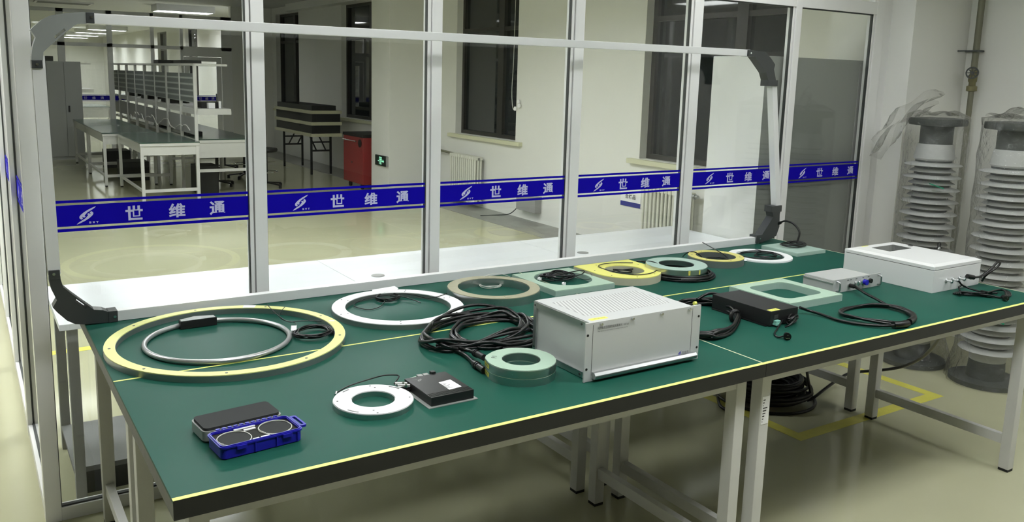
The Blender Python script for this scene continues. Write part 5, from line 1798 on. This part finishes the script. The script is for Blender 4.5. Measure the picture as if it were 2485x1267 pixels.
def rack_bench(i, label):
    """bench with an upright shelf rack along its left side (local coordinates)"""
    t = thing('rack_bench', label, 'work bench', (0, 0, 0), 0, 'benches with shelf racks')
    w_, h = 0.85, 0.80
    B().box(0.05, w_, 0, BL, h - 0.012, h, 0.002).obj('table_mat', 'bench_mat', t)
    B().box(0.05, w_, 0.0, BL, h - 0.05, h - 0.0125).obj('tabletop', 'steel_white', t)
    B().box(0.0, w_, 0.01, 0.03, h - 0.26, h - 0.052).box(w_ - 0.03, w_ - 0.01, 0.03, BL - 0.03, h - 0.2, h - 0.052).obj('apron', 'steel_white', t)
    for yy in (0.0, BL / 2 - 0.02, BL - 0.04):
        B().box(0.0, 0.042, yy, yy + 0.04, 0.0, 1.835).obj('upright', 'steel_white', t)
    for yy in (0.01, BL - 0.05):
        B().box(w_ - 0.05, w_ - 0.01, yy, yy + 0.04, 0, h - 0.05).obj('leg', 'steel_white', t)
    B().box(0.03, w_ - 0.05, 0.015, 0.045, 0.34, 0.38).obj('stretcher', 'steel_white', t)
    B().box(0.0, 0.46, 0.0, BL, 1.806, 1.835).obj('top_shelf', 'steel_white', t)
    B().box(0.02, 0.50, 0.0, BL, 1.14, 1.22).obj('middle_shelf', 'steel_white', t)
    B().box(0.01, 0.03, 0.05, BL - 0.05, 1.30, 1.70).obj('pegboard', 'peg', t)
    B().box(0.01, 0.03, 0.05, BL - 0.05, 0.86, 1.10).obj('lower_panel', 'desk_grey', t)
    return t


tl = ['pale work table nearest the glass among the far workbenches', 'second pale work table behind the nearest one', 'third pale work table in the far workbench row', 'farthest pale work table before the locker']
rbl = ['nearest bench with a shelf rack in the far workbench row', 'second bench with a shelf rack', 'third bench with a shelf rack', 'farthest bench with a shelf rack, by the far partition']
tA = work_table(0, tl[0])
tA.location = (1.955, 11.72, 0)
for k in (1, 2):
    copy_tree(tA, None, (1.86 - 0.10 * (k > 0), 11.74 + 1.86 * k - 0.55 * 0, 0), 0, tl[k])
rA_ = rack_bench(0, rbl[0])
rA_.location = (2.745, 12.10, 0)
for k in (1, 2, 3):
    copy_tree(rA_, None, (2.745, 12.10 + BL * k + 0.005 * k, 0), 0, rbl[k])

# black bins and boxes on the far racks
for k, (x, y_, z_, sx, sy, sz, lb) in enumerate((
        (2.90, 12.35, 1.221, 0.28, 0.40, 0.08, 'flat black bin on the middle shelf of the nearest rack'),
        (2.82, 13.2, 1.836, 0.3, 0.5, 0.05, 'flat dark box on top of the nearest rack'),
        (2.85, 14.3, 1.221, 0.32, 0.6, 0.10, 'black bin on the middle shelf of the second rack'),
        (2.85, 15.0, 1.836, 0.3, 0.4, 0.06, 'dark box on top of the second rack'),
        (2.85, 16.0, 1.221, 0.32, 0.7, 0.11, 'black bin on the middle shelf of the third rack'),
        (2.85, 17.6, 1.221, 0.32, 0.8, 0.11, 'black bin on the middle shelf of the farthest rack'),
        (2.83, 12.9, 0.801, 0.20, 0.35, 0.05, 'low black box on the tabletop of the nearest rack bench'),
        (2.84, 14.9, 0.801, 0.20, 0.35, 0.05, 'low black box on the tabletop of the second rack bench'))):
    o = B().box(x, x + sx, y_, y_ + sy, z_, z_ + sz, 0.006).obj('bin', 'bin')
    tag(o, lb, 'bin', 'black bins on the racks')
o = B().box(2.96, 3.05, 12.20, 12.30, 1.221, 1.30, 0.004).cyl((3.13, 12.25, 1.221), (3.13, 12.25, 1.32), 0.02, seg=14).obj('bottle', 'paper')
tag(o, 'small white bottles at the end of the middle shelf', 'bottle')
wl = thing('white_cable', 'tangled white cord hanging along the racks over the pale work tables', 'cord', (2.73, 14, 0.9))
b = B()
rnd = random.Random(9)
pts = []
yy = 12.3
while yy < 17.2:
    pts.append((2.735 + rnd.uniform(-0.03, 0.0), yy, 0.86 + 0.10 * abs(math.sin(yy * 2.6)) + rnd.uniform(-0.02, 0.04)))
    yy += 0.16
b.tube(pts, 0.007, 6, False, 4)
b.obj('cord', 'wire', wl, True)


def stool(label, x, y_, h=0.62):
    t = thing('stool', label, 'stool', (x, y_, 0), 0, 'black swivel stools')
    B().lathe([(0, h - 0.06), (0.16, h - 0.055), (0.18, h - 0.03), (0.17, h), (0.10, h + 0.01), (0, h + 0.005)], (x, y_, 0), 24).obj('seat', 'stool_seat', t, True)
    B().cyl((x, y_, 0.06), (x, y_, h - 0.05), 0.025, seg=14).obj('stem', 'dark', t, True)
    for k in range(5):
        a = k * 2 * PI / 5 + 0.3
        f = B().bar((x, y_, 0.08), (x + 0.26 * math.cos(a), y_ + 0.26 * math.sin(a), 0.05), 0.03, 0.02).obj('foot', 'dark', t)
        B().cyl((x + 0.26 * math.cos(a), y_ + 0.26 * math.sin(a), 0.0), (x + 0.26 * math.cos(a), y_ + 0.26 * math.sin(a), 0.05), 0.022, seg=12).obj('castor', 'rubber', f)
    b = B()
    b.tube([(x + 0.17 * math.cos(k * PI / 8), y_ + 0.17 * math.sin(k * PI / 8), 0.24) for k in range(16)], 0.009, 8, True, 2)
    b.obj('foot_ring', 'chrome', t, True)
    return t


stool('black stool beside the nearest rack bench by the glass post', 3.92, 12.75, 0.60)
stool('black stool farther along the rack benches, behind the nearest stool', 3.95, 14.0, 0.62)
stool('black stool at the middle of the rack bench row', 3.98, 15.4, 0.66)
stool('low black stool tucked under the nearest rack bench', 3.30, 13.2, 0.52)
for k, (x, y_, sx, sy, sz, lb) in enumerate(((2.82, 12.4, 0.30, 0.4, 0.40, 'dark box standing under the nearest rack bench'),
                                              (2.1, 14.2, 0.4, 0.5, 0.30, 'dark box under the second pale work table'),
                                              (2.15, 16.2, 0.4, 0.5, 0.30, 'dark box under the third pale work table'))):
    tag(B().box(x, x + sx, y_, y_ + sy, 0, sz, 0.01).obj('floor_box', 'bin'), lb, 'box', 'dark boxes under the benches')

# rack row behind the far partition
rb = copy_tree(rA_, None, (1.35, 20.6, 0), 0.0, 'shelf rack bench behind the far partition, left of the post')
rb2 = copy_tree(rA_, None, (2.3, 22.6, 0), 0.0, 'shelf rack bench deeper behind the far partition')
for x, y_, z_, lb in ((1.40, 20.7, 1.836, 'long dark bin on the rack behind the far partition'), (1.40, 20.8, 1.221, 'dark crate on the middle shelf behind the far partition')):
    tag(B().box(x, x + 0.4, y_, y_ + 1.5, z_, z_ + (0.12 if z_ > 1.5 else 0.5), 0.01).obj('crate', 'bin'), lb, 'crate', 'dark crates behind the far partition')
